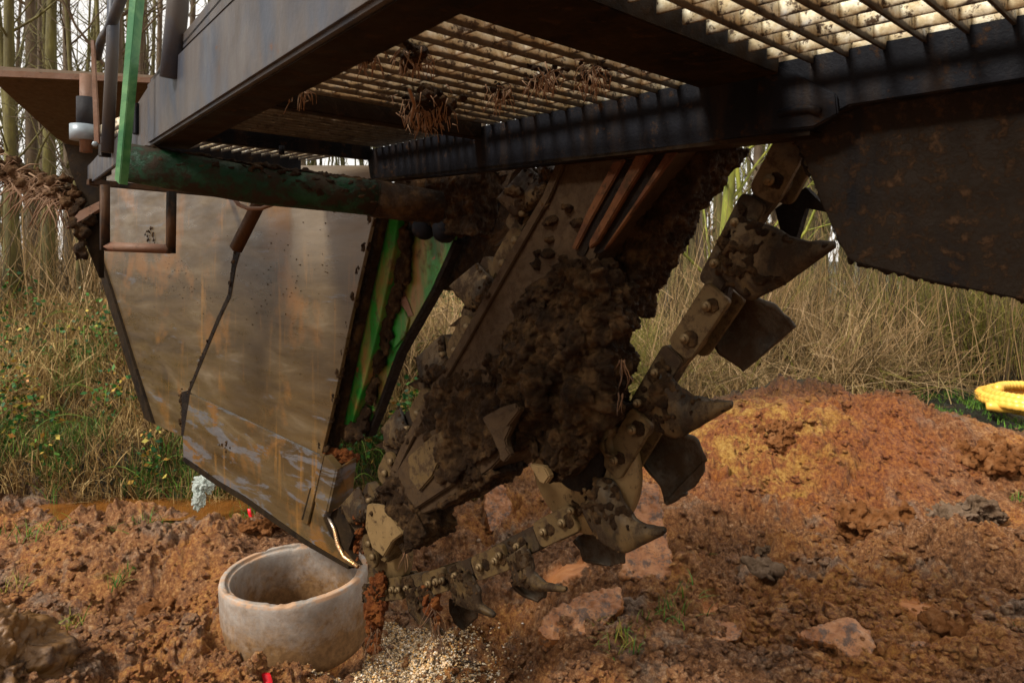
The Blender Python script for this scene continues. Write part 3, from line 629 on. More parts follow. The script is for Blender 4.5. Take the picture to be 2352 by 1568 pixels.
# metal lugs showing through the mud
for poly, nn, mt in [([(1105, 960), (1150, 935), (1185, 925), (1190, 945), (1160, 1010), (1170, 1045), (1145, 1040), (1128, 1000)], NB - .10, M_boom),
                 ([(1145, 1030), (1160, 1025), (1172, 1045), (1158, 1062), (1146, 1055)], NB - .14, M_boom),
                 ([(1214, 1066), (1250, 1072), (1262, 1095), (1250, 1112), (1238, 1108)], NB - .09, M_tan),
                 ([(1168, 950), (1190, 932), (1194, 942), (1165, 980), (1158, 978)], NB - .13, M_boom)]:
    solid('lug', polyN(poly, nn), NV * .03, mt, TR, bevel=.005)

# ---- digging chain
def capsule(p1, p2, hw, e1, e2, n, sq=False):
    a = p1 @ UV, p1[2]; b = p2 @ UV, p2[2]; a = np.array(a); b = np.array(b); d = (b - a) / np.linalg.norm(b - a); q = np.array([-d[1], d[0]]); out = []
    for (c, s, e) in ((a, -1, e1), (b, 1, e2)):
        for t in np.linspace(-90, 90, 9):
            cx_, sx_ = math.cos(R(t)), math.sin(R(t)) * (-s if s > 0 else -1)
            k = 1 if e == 'r' else None
            if k: out.append(c + s * d * hw * cx_ + q * hw * math.sin(R(t)) * (1 if s < 0 else -1))
            elif abs(t) > 80: out.append(c + s * d * hw * .85 + q * hw * math.sin(R(t)) * (1 if s < 0 else -1))
    return [NU(n, o[0], o[1]) for o in out]
def bolt(name, px, parent, n, r=.026, mud=0, hexa=False):
    c = onN(px[0], px[1], NCH); c = c + NV * (n - NCH)
    mb = MB(); a = np.linspace(0, 2 * np.pi, 6 if hexa else 14, endpoint=False)
    ringp = [c + UV * r * math.cos(t) + np.array([0, 0, r * math.sin(t)]) for t in a]; mb.prism(ringp, -NV * .018)
    ring2 = [c - NV * .018 + UV * r * .6 * math.cos(t) + np.array([0, 0, r * .6 * math.sin(t)]) for t in a]; mb.prism(ring2, -NV * .008)
    b = mb.build(name, M_bolt, parent, smooth=False)
    if mud:
        for k in range(7):
            t = k * .9 + px[0]; mb2 = MB() if k == 0 else mb2
            mb2.blob(c - NV * .004 + UV * r * 1.15 * math.cos(t) + np.array([0, 0, r * 1.15 * math.sin(t)]), (.016, .016, .018), int(px[0] + k), .4, .5, 2)
        mb2.build('mud', M_mud, parent)
    return b
OUT = [((1779, 416), (1832, 318)), ((1587, 776), (1636, 702)), ((1425, 1052), (1466, 983)), ((1263, 1216), (1306, 1195)), ((1116, 1296), (1152, 1282)), ((999, 1335), (1016, 1330)), ((898, 1350), (915, 1348))]
BKT = [((1656, 605), (1704, 512)), ((1480, 922), (1521, 853)), ((1329, 1166), (1364, 1117)), ((1162, 1269), (1204, 1248)), ((1032, 1326), (1061, 1315)), ((930, 1348), (950, 1344)), ((868, 1335), (880, 1345))]
HWP = .050
def ext(a, b, ea, eb):
    A, B = onN(*a, NCH), onN(*b, NCH); d = (B - A) / np.linalg.norm(B - A); return A - d * ea, B + d * eb, d
def flat_link(A, B, hw, n, r1=.02, r2=.02):
    a = np.array([A @ UV, A[2]]); b = np.array([B @ UV, B[2]]); d = (b - a) / np.linalg.norm(b - a); q = np.array([-d[1], d[0]]); out = []
    for (c, s_, r) in ((a, -1, r1), (b, 1, r2)):
        for t in np.linspace(0, 90, 5): out.append(c + d * s_ * (-r + r * math.sin(R(t))) + q * (-s_) * -1 * (-(hw - r) - r * math.cos(R(t))))
        for t in np.linspace(90, 0, 5): out.append(c + d * s_ * (-r + r * math.sin(R(t))) + q * (-s_) * -1 * ((hw - r) + r * math.cos(R(t))))
    return [NU(n, o[0], o[1]) for o in out]
for i, (a, b) in enumerate(OUT):
    A, B, d = ext(a, b, .058, .058)
    sh = solid('chain_link', flat_link(A, B, HWP, NCH - .026, .028, .012), NV * .022, M_link, TR, bevel=.003)
    solid('back_plate', flat_link(A, B, HWP, NCH + .065, .028, .012), NV * .022, M_link, sh, bevel=.003)
    for p in (a, b): bolt('bolt', p, sh, NCH - .026, .0165)
def castlink(a, b, seed, nn=NCH, sub=TR, hw=.040, name='bucket_link'):
    A, B = onN(*a, nn), onN(*b, nn); d = (B - A); L = np.linalg.norm(d); d /= L; q = np.cross(NV, d)
    o = solid(name, flat_link(A - d * .085, B + d * .085, hw * 1.15, nn - .004, .02, .02), NV * .055, M_bucket, sub, bevel=.004)
    mb = MB(); V0, F0 = ico(2); rg = random.Random(seed)
    for k in range(16):
        t = rg.uniform(-.35, 1.3); s_ = rg.uniform(.008, .02); mb.add(A + d * L * t + q * rg.uniform(-.75, .75) * hw - NV * .006 + (V0 * s_) * 1.0, None, F0)
    for c in (A, B): mb.add(c - NV * .006 + V0 * .024, None, F0)
    mudmass('mud', mb, .0042, o, M_mud, ((.05, .008), (.022, .009), (.011, .005)), seed, .004, kind='stuff')
    return o
seq = [q for o_, b_ in zip(OUT, BKT) for q in (o_[1], o_[0], b_[1], b_[0])]
for k in range(1, len(seq) - 1, 2):
    A, B = onN(*seq[k], NCH), onN(*seq[k + 1], NCH)
    if np.linalg.norm(A - B) > .02: solid('strap', capsule(A, B, .036, 'r', 'r', NCH + .01), NV * .036, M_bucket, TR, bevel=.003)
allb = []
for i, (a, b) in enumerate(BKT):
    lk = castlink(a, b, 40 + i)
    for p in (a, b): bolt('pin', p, lk, NCH - .03, .014)

def resamp(pts, k):
    pts = np.array(pts, float); s = np.r_[0, np.cumsum(np.hypot(*np.diff(pts, axis=0).T))]; t = np.linspace(0, s[-1], k)
    o = np.c_[np.interp(t, s, pts[:, 0]), np.interp(t, s, pts[:, 1])]
    for _ in range(2): o[1:-1] = (o[:-2] + 2 * o[1:-1] + o[2:]) / 4
    return o
def bucket(top, bot, n0, curl, mat, seed, tipn=0.0, thick=.016, K=36, Q=22, bulge=1.0, parent=TR, name='bucket'):
    A, B = resamp(top, K), resamp(bot, K); V = []
    for i in range(K):
        p = i / (K - 1)
        for j in range(Q):
            q = j / (Q - 1); px = A[i] * (1 - q) + B[i] * q
            n = n0 + curl * (math.sin(math.pi * (q * .85 + .08)) ** .8) * (1 - p * .9) ** .8 * bulge + tipn * p ** 1.3
            V.append(onN(px[0], px[1], n))
    V = np.array(V); V += NV * (.004 * fbm(V, .03, 3, seed))[:, None]
    ii = (np.arange(K - 1)[:, None] * Q + np.arange(Q - 1)[None]).ravel()
    o = link(name, mesh_np(name, V, np.stack([ii, ii + 1, ii + Q + 1, ii + Q], -1)), mat, parent)
    sm = o.modifiers.new('thickness', 'SOLIDIFY'); sm.thickness = thick; sm.offset = 0
    G_ = V.reshape(K, Q, 3); rim = G_[:, 0]; wob = 1 + .35 * np.array([vnoise(rim, .02, seed)])[0]
    mb = MB(); mb.tube(rim[3:], thick * .6 * wob[3:], 8); mb.build('cutting_edge', M_bfar, o)
    if n0 < NCH + .02:
        mb = MB(); rg = random.Random(seed); V1, F1 = ico(1); size = float(np.linalg.norm(V[0] - V[Q - 1]))
        for k in range(60):
            p_ = min(K - 1, int(abs(rg.gauss(0, .22)) * K)); q_ = rg.randrange(Q); s_ = rg.uniform(.006, .016) * min(1, size / .2 + .2); mb.add(G_[p_, q_] - NV * .008 + V1 * (s_ * 1.2, s_ * .9, s_ * 1.2), None, F1)
        for k in range(30): p_ = rg.randrange(K); s_ = rg.uniform(.004, .009); mb.add(G_[p_, rg.choice((0, 1, Q - 1))] - NV * .008 + V1 * s_, None, F1)
        mudmass('mud', mb, .0042, o, M_mud, ((.04, .008), (.018, .006)), seed, .004, kind='stuff')
    return o
NN = NCH - .01; NF = NCH + .09
bucket([(1700, 505), (1770, 525), (1810, 548), (1860, 562), (1917, 561)], [(1655, 625), (1695, 668), (1722, 692), (1800, 652), (1917, 563)], NN, -.055, M_bucket, 1, -.05)
bucket([(1690, 665), (1728, 684), (1781, 706), (1824, 754)], [(1640, 790), (1656, 815), (1690, 838), (1708, 853)], NF, .09, M_bfar, 2, .06)
bucket([(1520, 850), (1560, 892), (1592, 914), (1634, 924), (1681, 927)], [(1490, 935), (1512, 973), (1524, 992), (1558, 1006), (1681, 930)], NN, -.055, M_bucket, 3, -.05)
bucket([(1500, 985), (1560, 992), (1600, 1010), (1618, 1060)], [(1470, 1050), (1492, 1085), (1518, 1120), (1527, 1155)], NF, .09, M_bfar, 4, .05)
bucket([(1527, 1155), (1545, 1148), (1575, 1130)], [(1618, 1060), (1617, 1085), (1595, 1118)], NF + .05, .0, M_bfar, 41, 0)
bucket([(1375, 1095), (1412, 1110), (1433, 1158), (1458, 1194), (1489, 1211), (1526, 1217)], [(1340, 1170), (1357, 1206), (1378, 1242), (1417, 1264), (1436, 1268), (1524, 1222)], NN, -.06, M_bucket, 5, -.06)
bucket([(1355, 1215), (1390, 1230), (1430, 1262), (1432, 1290)], [(1318, 1240), (1334, 1262), (1340, 1288), (1400, 1300)], NF, .06, M_bfar, 6, .05)
bucket([(1205, 1250), (1221, 1284), (1224, 1314), (1249, 1340), (1301, 1351)], [(1165, 1280), (1177, 1306), (1183, 1337), (1224, 1352), (1300, 1354)], NN, -.05, M_bucket, 7, -.05)
bucket([(1195, 1330), (1222, 1342), (1254, 1352), (1250, 1370)], [(1176, 1335), (1182, 1350), (1200, 1366), (1234, 1382)], NF, .05, M_bfar, 8, .03)
bucket([(1075, 1310), (1085, 1328), (1100, 1355), (1106, 1388), (1137, 1412)], [(1040, 1330), (1039, 1352), (1045, 1382), (1075, 1394), (1135, 1414)], NN, -.06, M_bucket, 9)
bucket([(1055, 1375), (1080, 1388), (1094, 1402), (1094, 1418)], [(1035, 1375), (1034, 1408), (1045, 1432), (1064, 1446)], NF, .05, M_bfar, 10, .03)
bucket([(985, 1350), (998, 1372), (1004, 1408), (1002, 1435), (1019, 1454)], [(935, 1350), (936, 1368), (942, 1404), (964, 1430), (1017, 1455)], NN, -.05, M_bucket, 11)
bucket([(875, 1345), (885, 1370), (880, 1410), (862, 1428)], [(838, 1340), (838, 1372), (845, 1402), (856, 1426)], NN, -.05, M_bucket, 12)

# chain going up behind the left side of the boom
def cupper(pts_top, pts_bot, seed): return bucket(pts_top, pts_bot, NB + .07, -.07, M_bucket, seed, bulge=1.1, K=24)
cupper([(1262, 415), (1235, 408), (1210, 384)], [(1235, 470), (1185, 498), (1144, 456)], 21)
cupper([(1140, 650), (1118, 632), (1096, 607)], [(1120, 700), (1080, 708), (1034, 657)], 22)
cupper([(1045, 835), (1022, 822), (1014, 772)], [(1010, 870), (968, 876), (958, 822)], 23)
cupper([(950, 1000), (935, 985), (918, 936)], [(925, 1030), (887, 1018), (879, 984)], 24)
cupper([(862, 1165), (842, 1158), (822, 1120)], [(850, 1195), (804, 1202), (785, 1160)], 25)
cupper([(1275, 385), (1262, 372), (1255, 340)], [(1262, 420), (1240, 400), (1236, 360)], 26)
for k, (a, b) in enumerate([((1222, 440), (1196, 490)), ((1112, 640), (1088, 700)), ((1012, 815), (985, 868)), ((930, 985), (905, 1018)), ((843, 1150), (826, 1190))]):
    lk = castlink(a, b, 60 + k, NB + .075, hw=.045)
    for p in (a, b):
        q = onN(*p, NB + .03); disc('pin', q, .013, .03, M_bolt, lk, 14)
for k, (a, b) in enumerate([((1180, 552), (1150, 605)), ((1069, 752), (1041, 806)), ((976, 917), (955, 950)), ((893, 1062), (880, 1088)), ((843, 1250), (852, 1280))]):
    A, B = onN(*a, NB + .04), onN(*b, NB + .04)
    sh = solid('chain_link', capsule(A, B, .05, 'r', 'r', NB + .04), NV * .02, M_link, TR, bevel=.003)
    for p in (a, b):
        q = onN(*p, NB + .022); disc('bolt', q, .016, .018, M_bolt, sh, 12)
for pts in ([(1134, 566), (1180, 525), (1195, 535), (1170, 556)], [(1030, 750), (1065, 722), (1080, 735), (1060, 750)], [(936, 882), (975, 862), (990, 880), (960, 895)], [(862, 1023), (895, 1005), (905, 1020), (880, 1032)]):
    solid('cutter_tip', polyN(pts, NB + .12), NV * .03, M_mud, TR)

# mud smeared round the bolts of the outer plates
mb = MB(); Va, Fa = ico(3)
for (a, b) in OUT[:6]:
    for c in (a, b):
        W_ = np.array([Va @ np.array([1, 0, 0]) , Va @ np.array([0, 1, 0]), Va @ np.array([0, 0, 1])]).T; rr1 = rr_.uniform(.024, .032)
        P = onN(c[0], c[1], NCH - .027) + W_[:, :1] * UV * rr1 + W_[:, 1:2] * NV * .009 + W_[:, 2:3] * np.array([0, 0, 1.]) * rr1; mb.add(P, None, Fa)
mudmass('chain_mud', mb, .004, TR, M_mud, ((.03, .005), (.013, .004)), 19, .003, kind='stuff')
# soil and roots hanging from the lowest buckets
mb = MB()
for (x0, y0, x1, y1, n_, s0) in ((868, 1340, 862, 1450, 26, .05), (862, 1440, 848, 1500, 8, .025), (985, 1360, 1000, 1440, 16, .028), (830, 1190, 835, 1300, 14, .026)):
    for k in range(n_):
        t = k / n_; s = s0 * (1 - .5 * t) * rr_.uniform(.6, 1.1)
        mb.add(onN(x0 + (x1 - x0) * t + rr_.uniform(-14, 14), y0 + (y1 - y0) * t, NCH - .03 + rr_.uniform(-.03, .05)) + ico(2)[0] * (s, s, s * 1.3), None, ico(2)[1])
mudmass('hanging_soil', mb, .0045, TR, M_mudred, ((.05, .02), (.022, .012), (.011, .005)), 14, .01, kind='stuff')
def roots(name, spots, mat, parent, seed=0, r=.0022):
    q = random.Random(seed); mb = MB()
    for (x, y, n_, L, nn) in spots:
        for k in range(n_):
            p = onN(x + q.uniform(-10, 10), y + q.uniform(-6, 6), nn + q.uniform(-.03, .03)); d = np.array([q.uniform(-.5, .5), q.uniform(-.5, .5), -1.]); pts = [p]
            for s in range(7): d = d + np.array([q.uniform(-.4, .4), q.uniform(-.4, .4), -.1]); d /= np.linalg.norm(d); pts.append(pts[-1] + d * L / 7 * q.uniform(.6, 1.2))
            mb.tube(pts, np.linspace(r, r * .4, 8), 4, q.random())
    return mb.build(name, mat, parent, kind='stuff')
M_root = var_mat('roots', [(0, (.04, .022, .012)), (.6, (.12, .06, .03)), (1, (.22, .13, .07))])
roots('roots', [(862, 1440, 16, .22, NCH - .03), (995, 1390, 22, .18, NCH - .04), (1000, 1430, 12, .16, NCH - .04), (935, 1270, 5, .1, NB), (1430, 830, 6, .1, NB - .05), (1425, 900, 5, .08, NB - .05), (980, 1200, 5, .07, NB)], M_root, TR, 3)

# ---- trench shield: long side plate in two overlapping panels
NS_ = 2.03
shl = solid('shield_panel', polyN([(190, 420), (226, 578), (262, 690), (305, 830), (350, 972), (416, 1002), (436, 905), (520, 700), (560, 560), (620, 380), (560, 330), (300, 330)], NS_ + .012), NV * .015, M_shield, TR, bevel=.002)
solid('edge_flange', polyN([(190, 420), (226, 578), (262, 690), (305, 830), (350, 972), (332, 962), (290, 830), (246, 690), (214, 578), (178, 430)], NS_ - .01), NV * .05, M_under, shl)
shr = solid('shield_panel', polyN([(620, 380), (580, 480), (538, 575), (526, 675), (468, 812), (434, 900), (738, 1045), (765, 930), (806, 730), (857, 500), (890, 380)], NS_ - .008), NV * .02, M_shield, TR, bevel=.002)
solid('lower_panel', polyN([(417, 897), (432, 903), (736, 1049), (757, 1062), (735, 1170), (742, 1190), (757, 1230), (800, 1275), (822, 1302), (800, 1300), (700, 1240), (560, 1140), (500, 1105), (455, 1073), (421, 1050)], NS_ - .010), NV * .022, M_shieldlow, shr, bevel=.002)
solid('bottom_edge', polyN([(421, 1050), (455, 1073), (500, 1105), (560, 1140), (700, 1240), (800, 1300), (800, 1307), (698, 1249), (556, 1150), (496, 1114), (450, 1082), (419, 1058)], NS_ - .02), NV * .06, M_under, shr)
solid('weld_seam', polyN([(712, 1120), (720, 1122), (700, 1195), (692, 1193)], NS_ - .02), NV * .009, M_under, shr)
solid('seam_strip', polyN([(735, 1040), (745, 1045), (706, 1205), (694, 1200)], NS_ - .024), NV * .013, M_shieldlow, shr, bevel=.003)
solid('seam_shade_strip', polyN([(546, 560), (552, 575), (541, 612), (530, 680), (504, 735), (471, 814), (437, 897), (421, 1000), (416, 1000), (417, 900), (432, 896), (465, 810), (498, 730), (523, 676), (533, 600), (537, 572)], NS_ - .0115), NV * .003, M_black, shl)  # black strip laid on the plates, painting the shade in their seam
# mud along the seams
def seam(name, paths, parent, mat, seed, vox=.0045, kind=None):
    mb = MB()
    for path, nn_, s0, cnt, jit in paths:
        for k, p in enumerate(resamp(path, cnt)):
            g = .35 + .65 * max(0, math.sin(k * .23 + seed) * .6 + math.sin(k * .61) * .5 + .3); s_ = max(vox * 1.1, s0 * rr_.uniform(.5, 1.2) * g)
            mb.add(onN(p[0] + rr_.gauss(0, jit), p[1] + rr_.gauss(0, jit), nn_) + ico(1)[0] * (s_, s_, s_ * 1.3), None, ico(1)[1])
    return mudmass(name, mb, vox, parent, mat, ((.03, .007), (.014, .005)), seed, .004, kind=kind)
seam('seam_mud', [([(540, 572), (527, 675), (468, 812), (432, 900)], NS_ - .008, .011, 150, 1.5), ([(415, 895), (418, 1000)], NS_ - .004, .013, 50, 2)], TR, M_mud, 31, .004, 'stuff')
seam('edge_mud', [([(857, 500), (806, 730), (765, 930), (738, 1045)], NS_ + .01, .022, 260, 3)], TR, M_mud, 32, .005)
mb = MB()
for k in range(170):
    cx_, cy_, sp_ = rr_.choice([(620, 640, 60), (450, 700, 25), (395, 640, 40), (330, 850, 30), (640, 690, 50), (680, 560, 60), (420, 620, 20)]); s = rr_.uniform(.0015, .0045)
    mb.blob(onN(cx_ + rr_.gauss(0, sp_), cy_ + rr_.gauss(0, sp_), NS_ - .01), s, k, .4, .5, 1)
mb.build('mud_specks', M_mud, TR, kind='stuff')
mb = MB()
for k in range(22):
    s = rr_.uniform(.010, .018); mb.add(onN(343 + rr_.gauss(0, 5), 535 + rr_.gauss(0, 11), NS_ + .004) + ico(1)[0] * (s * .6, s * .4, s), None, ico(1)[1])
for k in range(10): s = rr_.uniform(.008, .014); mb.add(onN(515 + rr_.gauss(0, 7), 1024 + rr_.gauss(0, 7), NS_ - .01) + ico(1)[0] * (s, s * .5, s), None, ico(1)[1])
mudmass('mud_splat', mb, .004, TR, M_mud, ((.02, .005),), 4, .003, kind='stuff')
# cutting shoe at the foot of the shield
solid('shoe_face', polyN([(745, 1045), (772, 1076), (750, 1172), (742, 1190), (722, 1150)], NS_ - .05), NV * .045, M_shieldlow, TR, bevel=.003)
sh = [onN(772, 1076, NS_ - .05), onN(815, 1050, NS_ + .12), onN(804, 1150, NS_ + .12), onN(750, 1174, NS_ - .05)]
solid('shoe_side', sh, -UV * .012 + NV * .004, M_shieldlow, TR)
mbx = MB()
for k in range(45):
    t = rr_.random(); s = rr_.uniform(.012, .03); mbx.add(onN(750 + 62 * t, 1052 + rr_.uniform(-14, 12) , NS_ + .02 + .1 * t) + ico(2)[0] * (s, s, s * .7), None, ico(2)[1])
for k in range(30): s = rr_.uniform(.012, .022); mbx.add(onN(812 + rr_.uniform(-4, 8), 1225 + rr_.uniform(-30, 75), NS_ + .03) + ico(2)[0] * s, None, ico(2)[1])
mudmass('red_soil', mbx, .005, TR, M_mudred, ((.05, .015), (.022, .01), (.011, .004)), 15, .01, kind='stuff')
solid('shoe_cheek', polyN([(742, 1190), (755, 1180), (800, 1150), (808, 1165), (798, 1195), (812, 1230), (800, 1262), (822, 1300), (800, 1292), (765, 1240)], NS_ - .005), NV * .03, M_under, TR)
mb = MB(); pw = polyN([(752, 1182), (768, 1215), (776, 1250), (790, 1278), (822, 1301)], NS_ - .02); mb.tube(pw, np.array([.007, .010, .013, .012, .010]), 10); mb.build('worn_edge', M_shiny, TR)

# ---- green rear members behind the shield
def bar_uz(name, pts, n, dep, mat, bevel=.003): return solid(name, polyN(pts, n), NV * dep, mat, TR, bevel=bevel)
bar_uz('shield_spine', [(858, 495), (885, 470), (830, 720), (790, 905), (762, 1040), (744, 1040), (770, 930), (810, 735)], NS_ + .05, .04, M_mud)
gb = bar_uz('green_member', [(872, 480), (918, 480), (905, 570), (870, 750), (840, 870), (812, 960), (798, 1012), (772, 995), (785, 930), (822, 800), (850, 660)], NS_ + .10, .06, M_green)
bar_uz('channel_gap', [(914, 480), (970, 480), (940, 620), (905, 740), (860, 860), (840, 960), (812, 990), (838, 870), (868, 750), (905, 570)], NS_ + .19, .02, M_mud)
g2 = bar_uz('green_plate', [(955, 470), (1060, 480), (1042, 552), (992, 664), (912, 808), (862, 945), (838, 1000), (826, 985), (850, 900), (884, 780), (888, 735), (926, 655), (945, 570)], NS_ + .17, .02, M_green)
solid('plate_edge', polyN([(1042, 552), (1048, 560), (998, 670), (918, 812), (868, 948), (845, 1003), (838, 1000), (862, 945), (912, 808), (992, 664)], NS_ + .165), NV * .05, M_black, g2)
solid('gusset', polyN([(909, 690), (930, 715), (938, 735), (930, 770), (905, 800), (892, 775), (885, 745)], NS_ + .158), NV * .011, M_green, g2, bevel=.003)
solid('gusset_gap', polyN([(922, 660), (940, 700), (948, 724), (936, 728), (928, 708), (912, 688)], NS_ + .164), NV * .005, M_rust, g2)
seam('channel_mud', [([(872, 490), (842, 640), (816, 780), (785, 910), (765, 1000)], NS_ + .07, .02, 150, 3), ([(935, 500), (930, 590), (905, 690), (868, 850), (835, 980)], NS_ + .14, .034, 190, 6), ([(780, 985), (830, 1000)], NS_ + .1, .04, 40, 5)], TR, M_mud, 35, .006, 'stuff')
# brown structure between shield and boom, under the walkway
solid('frame_box', polyN([(900, 380), (1230, 340), (1175, 400), (1150, 470), (1135, 525), (1098, 612), (1034, 668), (1000, 664), (1035, 556), (1015, 540)], NS_ + .26), NV * .1, M_mud, TR)
mb = MB(); mm_outline(mb, [(905, 395), (1110, 385), (1100, 450), (1080, 540), (1020, 540), (940, 505), (905, 480)], NS_ + .06, .14)
mudmass('mud_cake', mb, .007, TR, M_mud, ((.06, .016), (.027, .014), (.013, .006)), 11, .01)
mb = MB()
for (cx_, cy_) in ((975, 522), (1022, 528)): mb.blob(onN(cx_, cy_, NS_ + .1), (.06, .05, .06), int(cx_), .05, .5, 3)
mb.build('flange_lobe', M_beam, TR)

# ---- walkway: black side beam
beam_out = [(840, 345), (1000, 312), (1560, 196), (1790, 142), (2352, 33), (2900, -70), (2900, 95), (2352, 182), (1950, 243), (1915, 262), (1860, 300), (1700, 318), (1300, 372), (1000, 405), (850, 411)]
sb = solid('side_beam', polyN(beam_out, 1.885), NV * .045, M_beam, TR, bevel=.004)
solid('bracket', polyN([(1730, 195), (1790, 150), (1920, 215), (1925, 262), (1870, 292), (1740, 306)], 1.872), NV * .012, M_beam, sb, bevel=.004)
mb = MB(); mb.tube([onN(x, y, 1.872) for x, y in ((1790, 262), (1830, 252), (1860, 250), (1885, 258))], .012, 8); mb.build('weld_bead', M_beam, sb)
# lower flange of the beam (brown, seen from below)
a_, b_ = onN(850, 411, 1.885), onN(1860, 300, 1.885)
solid('bottom_flange', [a_, b_, b_ + NV * .08, a_ + NV * .08], (0, 0, -.012), M_under, sb)
for p in ((700, 0),): pass
# grating panels
ZG = 2.705
def nedge(u): return .60 + .10 * u            # inner face of the grey beam
def grate(u0, u1, along='v', pitch=.088, hgt=.06, n0=None, n1=1.925):
    mb = MB()
    if along == 'v':
        u = u0
        while u < u1:
            a, b = NU(nedge(u) + .02 if n0 is None else n0, u, ZG), NU(n1, u, ZG)
            mb.prism([a, b, b + [0, 0, hgt], a + [0, 0, hgt]], UV * .008); u += pitch
        n_ = 0.7
        while n_ < n1:
            if n_ > nedge(u1) : 
                a, b = NU(n_, u0, ZG + .010), NU(n_, u1, ZG + .010)
                mb.prism([a, b, b + [0, 0, .034], a + [0, 0, .034]], NV * .006)
            n_ += .10
    else:
        n_ = nedge(u0) + .02
        while n_ < n1:
            a, b = NU(n_, u0, ZG), NU(n_, u1, ZG); mb.prism([a, b, b + [0, 0, hgt], a + [0, 0, hgt]], NV * .006); n_ += .05
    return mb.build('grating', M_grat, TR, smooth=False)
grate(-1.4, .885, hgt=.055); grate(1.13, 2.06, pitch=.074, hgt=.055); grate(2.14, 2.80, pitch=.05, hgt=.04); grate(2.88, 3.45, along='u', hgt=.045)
def cross(u, wdt, z0, z1, mat, name='cross_member', na=None, nb=1.88):
    a = NU(nedge(u) if na is None else na, u, z0); b = NU(nb, u, z0)
    return solid(name, [a, b, b + UV * wdt, a + UV * wdt], (0, 0, z1 - z0), mat, TR, bevel=.003)
cross(.89, .235, 2.692, 2.80, M_under); cross(2.07, .05, 2.66, 2.76, M_under); cross(2.82, .04, 2.65, 2.76, M_beam)
cross(3.46, .05, 2.64, 2.76, M_beam)
for px in ((647, 335), (1260, 345)):
    mb = MB(); p = onZ(px[0], px[1], 2.66); mb.tube([p, p - np.array([0, 0, .035])], .012, 8); mb.build('bolt', M_beam, TR)
# grey side beam of the walkway
e1a, e1b = onZ(867, 0, 2.58), onZ(338, 334, 2.58); dirg = (e1b - e1a) / np.linalg.norm(e1b - e1a); e1s = e1a - dirg * 2.2; ng = np.array([dirg[1], -dirg[0], 0])
if ng @ NV < 0: ng = -ng
cg = e1a @ ng
def onG(px, py, off=0):
    t = (px - CX) / FX; Y = (cg + off) / (ng[0] * t + ng[1]); return np.array([t * Y, Y, CAMZ + (HY - py) / FX * Y])
gbm = solid('grey_beam', [e1s, e1b, e1b + [0, 0, .21], e1s + [0, 0, .21]], ng * .13, M_grey, TR, bevel=.008)
solid('underside_shade', [e1s + ng * .02, e1b + ng * .02 - dirg * .01, e1b + ng * .125 - dirg * .01, e1s + ng * .125], (0, 0, -.004), M_under, gbm)  # dark sheet that paints shade onto the underside of the grey beam
solid('kick_plate', [onG(203, 424, .012), onG(203, 380, .012), onG(262, 312, .012), onG(302, 258, .012), onG(345, 190, .012), onG(377, 131, .012), onG(482, 0, .012), onG(482, 0, .012) - dirg * 2.0 + [0, 0, .05], e1s + ng * .012 + [0, 0, .22], e1b + ng * .012 + [0, 0, .22], e1b + ng * .012, onG(300, 352, .012)], ng * .018, M_grey, gbm, bevel=.003)
# rear end of the walkway
pa, pb = onG(205, 424), onZ(560, 457, 2.60)
solid('end_beam', [pa, pb, pb + [0, 0, .03], pa + [0, 0, .03]], UV * .05, M_dark, TR, bevel=.003)
solid('end_plate', [onG(205, 424, .02), onG(240, 400, .02) + NV * .03, onG(240, 330, .02) + NV * .03, onG(205, 380, .02)], UV * .03, M_grey, TR)
# green cross pipe
mb = MB(); pp = [onY(285, 372, 2.42), onY(400, 392, 2.45), onY(600, 428, 2.52), onY(760, 444, 2.58), onY(870, 456, 2.62)]; mb.tube(resamp3(pp, 40) if 0 else pp, .064, 40); gp = mb.build('cross_pipe', M_gpipe, TR)
mb = MB()
for k, (x, y, Yd) in enumerate([(840, 455, 2.60), (895, 462, 2.62), (960, 470, 2.66)]): pass
mb.tube([onY(855, 455, 2.615), onY(930, 466, 2.68), (onY(1010, 476, 2.74))], [.068, .066, .06], 40); mb.build('pipe_sleeve', M_mud, gp)
mb = MB()
for k in range(420):
    t = rr_.random() ** .6; a = rr_.uniform(1.2, 2.3) if rr_.random() < .6 else rr_.uniform(-.3, 2.6); P = np.array(pp[0]) * (1 - t) + np.array(pp[-1]) * t + np.array([0, 0, -.004])
    s_ = rr_.uniform(.006, .012); mb.add(P + np.array([0, -.062 * math.cos(a), .062 * math.sin(a)]) + ico(1)[0] * (s_ * 1.8, s_, s_ * .8), None, ico(1)[1])
mudmass('pipe_mud', mb, .005, gp, M_mud, ((.03, .008), (.014, .005)), 8, .004, kind='stuff')

# ---- railing and green upright
def rail(pts, r, mat, name, parent=TR, sides=16):
    mb = MB(); mb.tube([onY(*p) for p in pts], r, sides); return mb.build(name, mat, parent)
pst = rail([(264, -120, 2.62), (258, 120, 2.62), (246, 350, 2.62)], .021, M_grey, 'rail_post')
rail([(300, -60, 2.5), (262, 40, 2.6), (248, 78, 2.64)], .019, M_grey, 'brace', pst)
rail([(262, 60, 2.66), (240, 80, 2.85), (232, 95, 3.0), (223, 132, 3.1)], .017, M_grey, 'handrail', pst)
rail([(412, -120, 2.1), (408, 20, 2.1), (392, 180, 2.12)], .030, M_grey, 'rail_post')
gpst = [onY(297, -140, 2.28), onY(330, -140, 2.28), onY(288, 425, 2.28), onY(270, 422, 2.28), onY(263, 410, 2.28)]
gpst = [onY(306, -140, 2.28), onY(284, 0, 2.28) , onY(262, 410, 2.28), onY(268, 424, 2.28), onY(290, 426, 2.28), onY(324, 0, 2.28), onY(334, -140, 2.28)]
gpst = [onY(300, -140, 2.3), onY(262, 412, 2.3), onY(272, 424, 2.3), onY(318, -140, 2.3)]
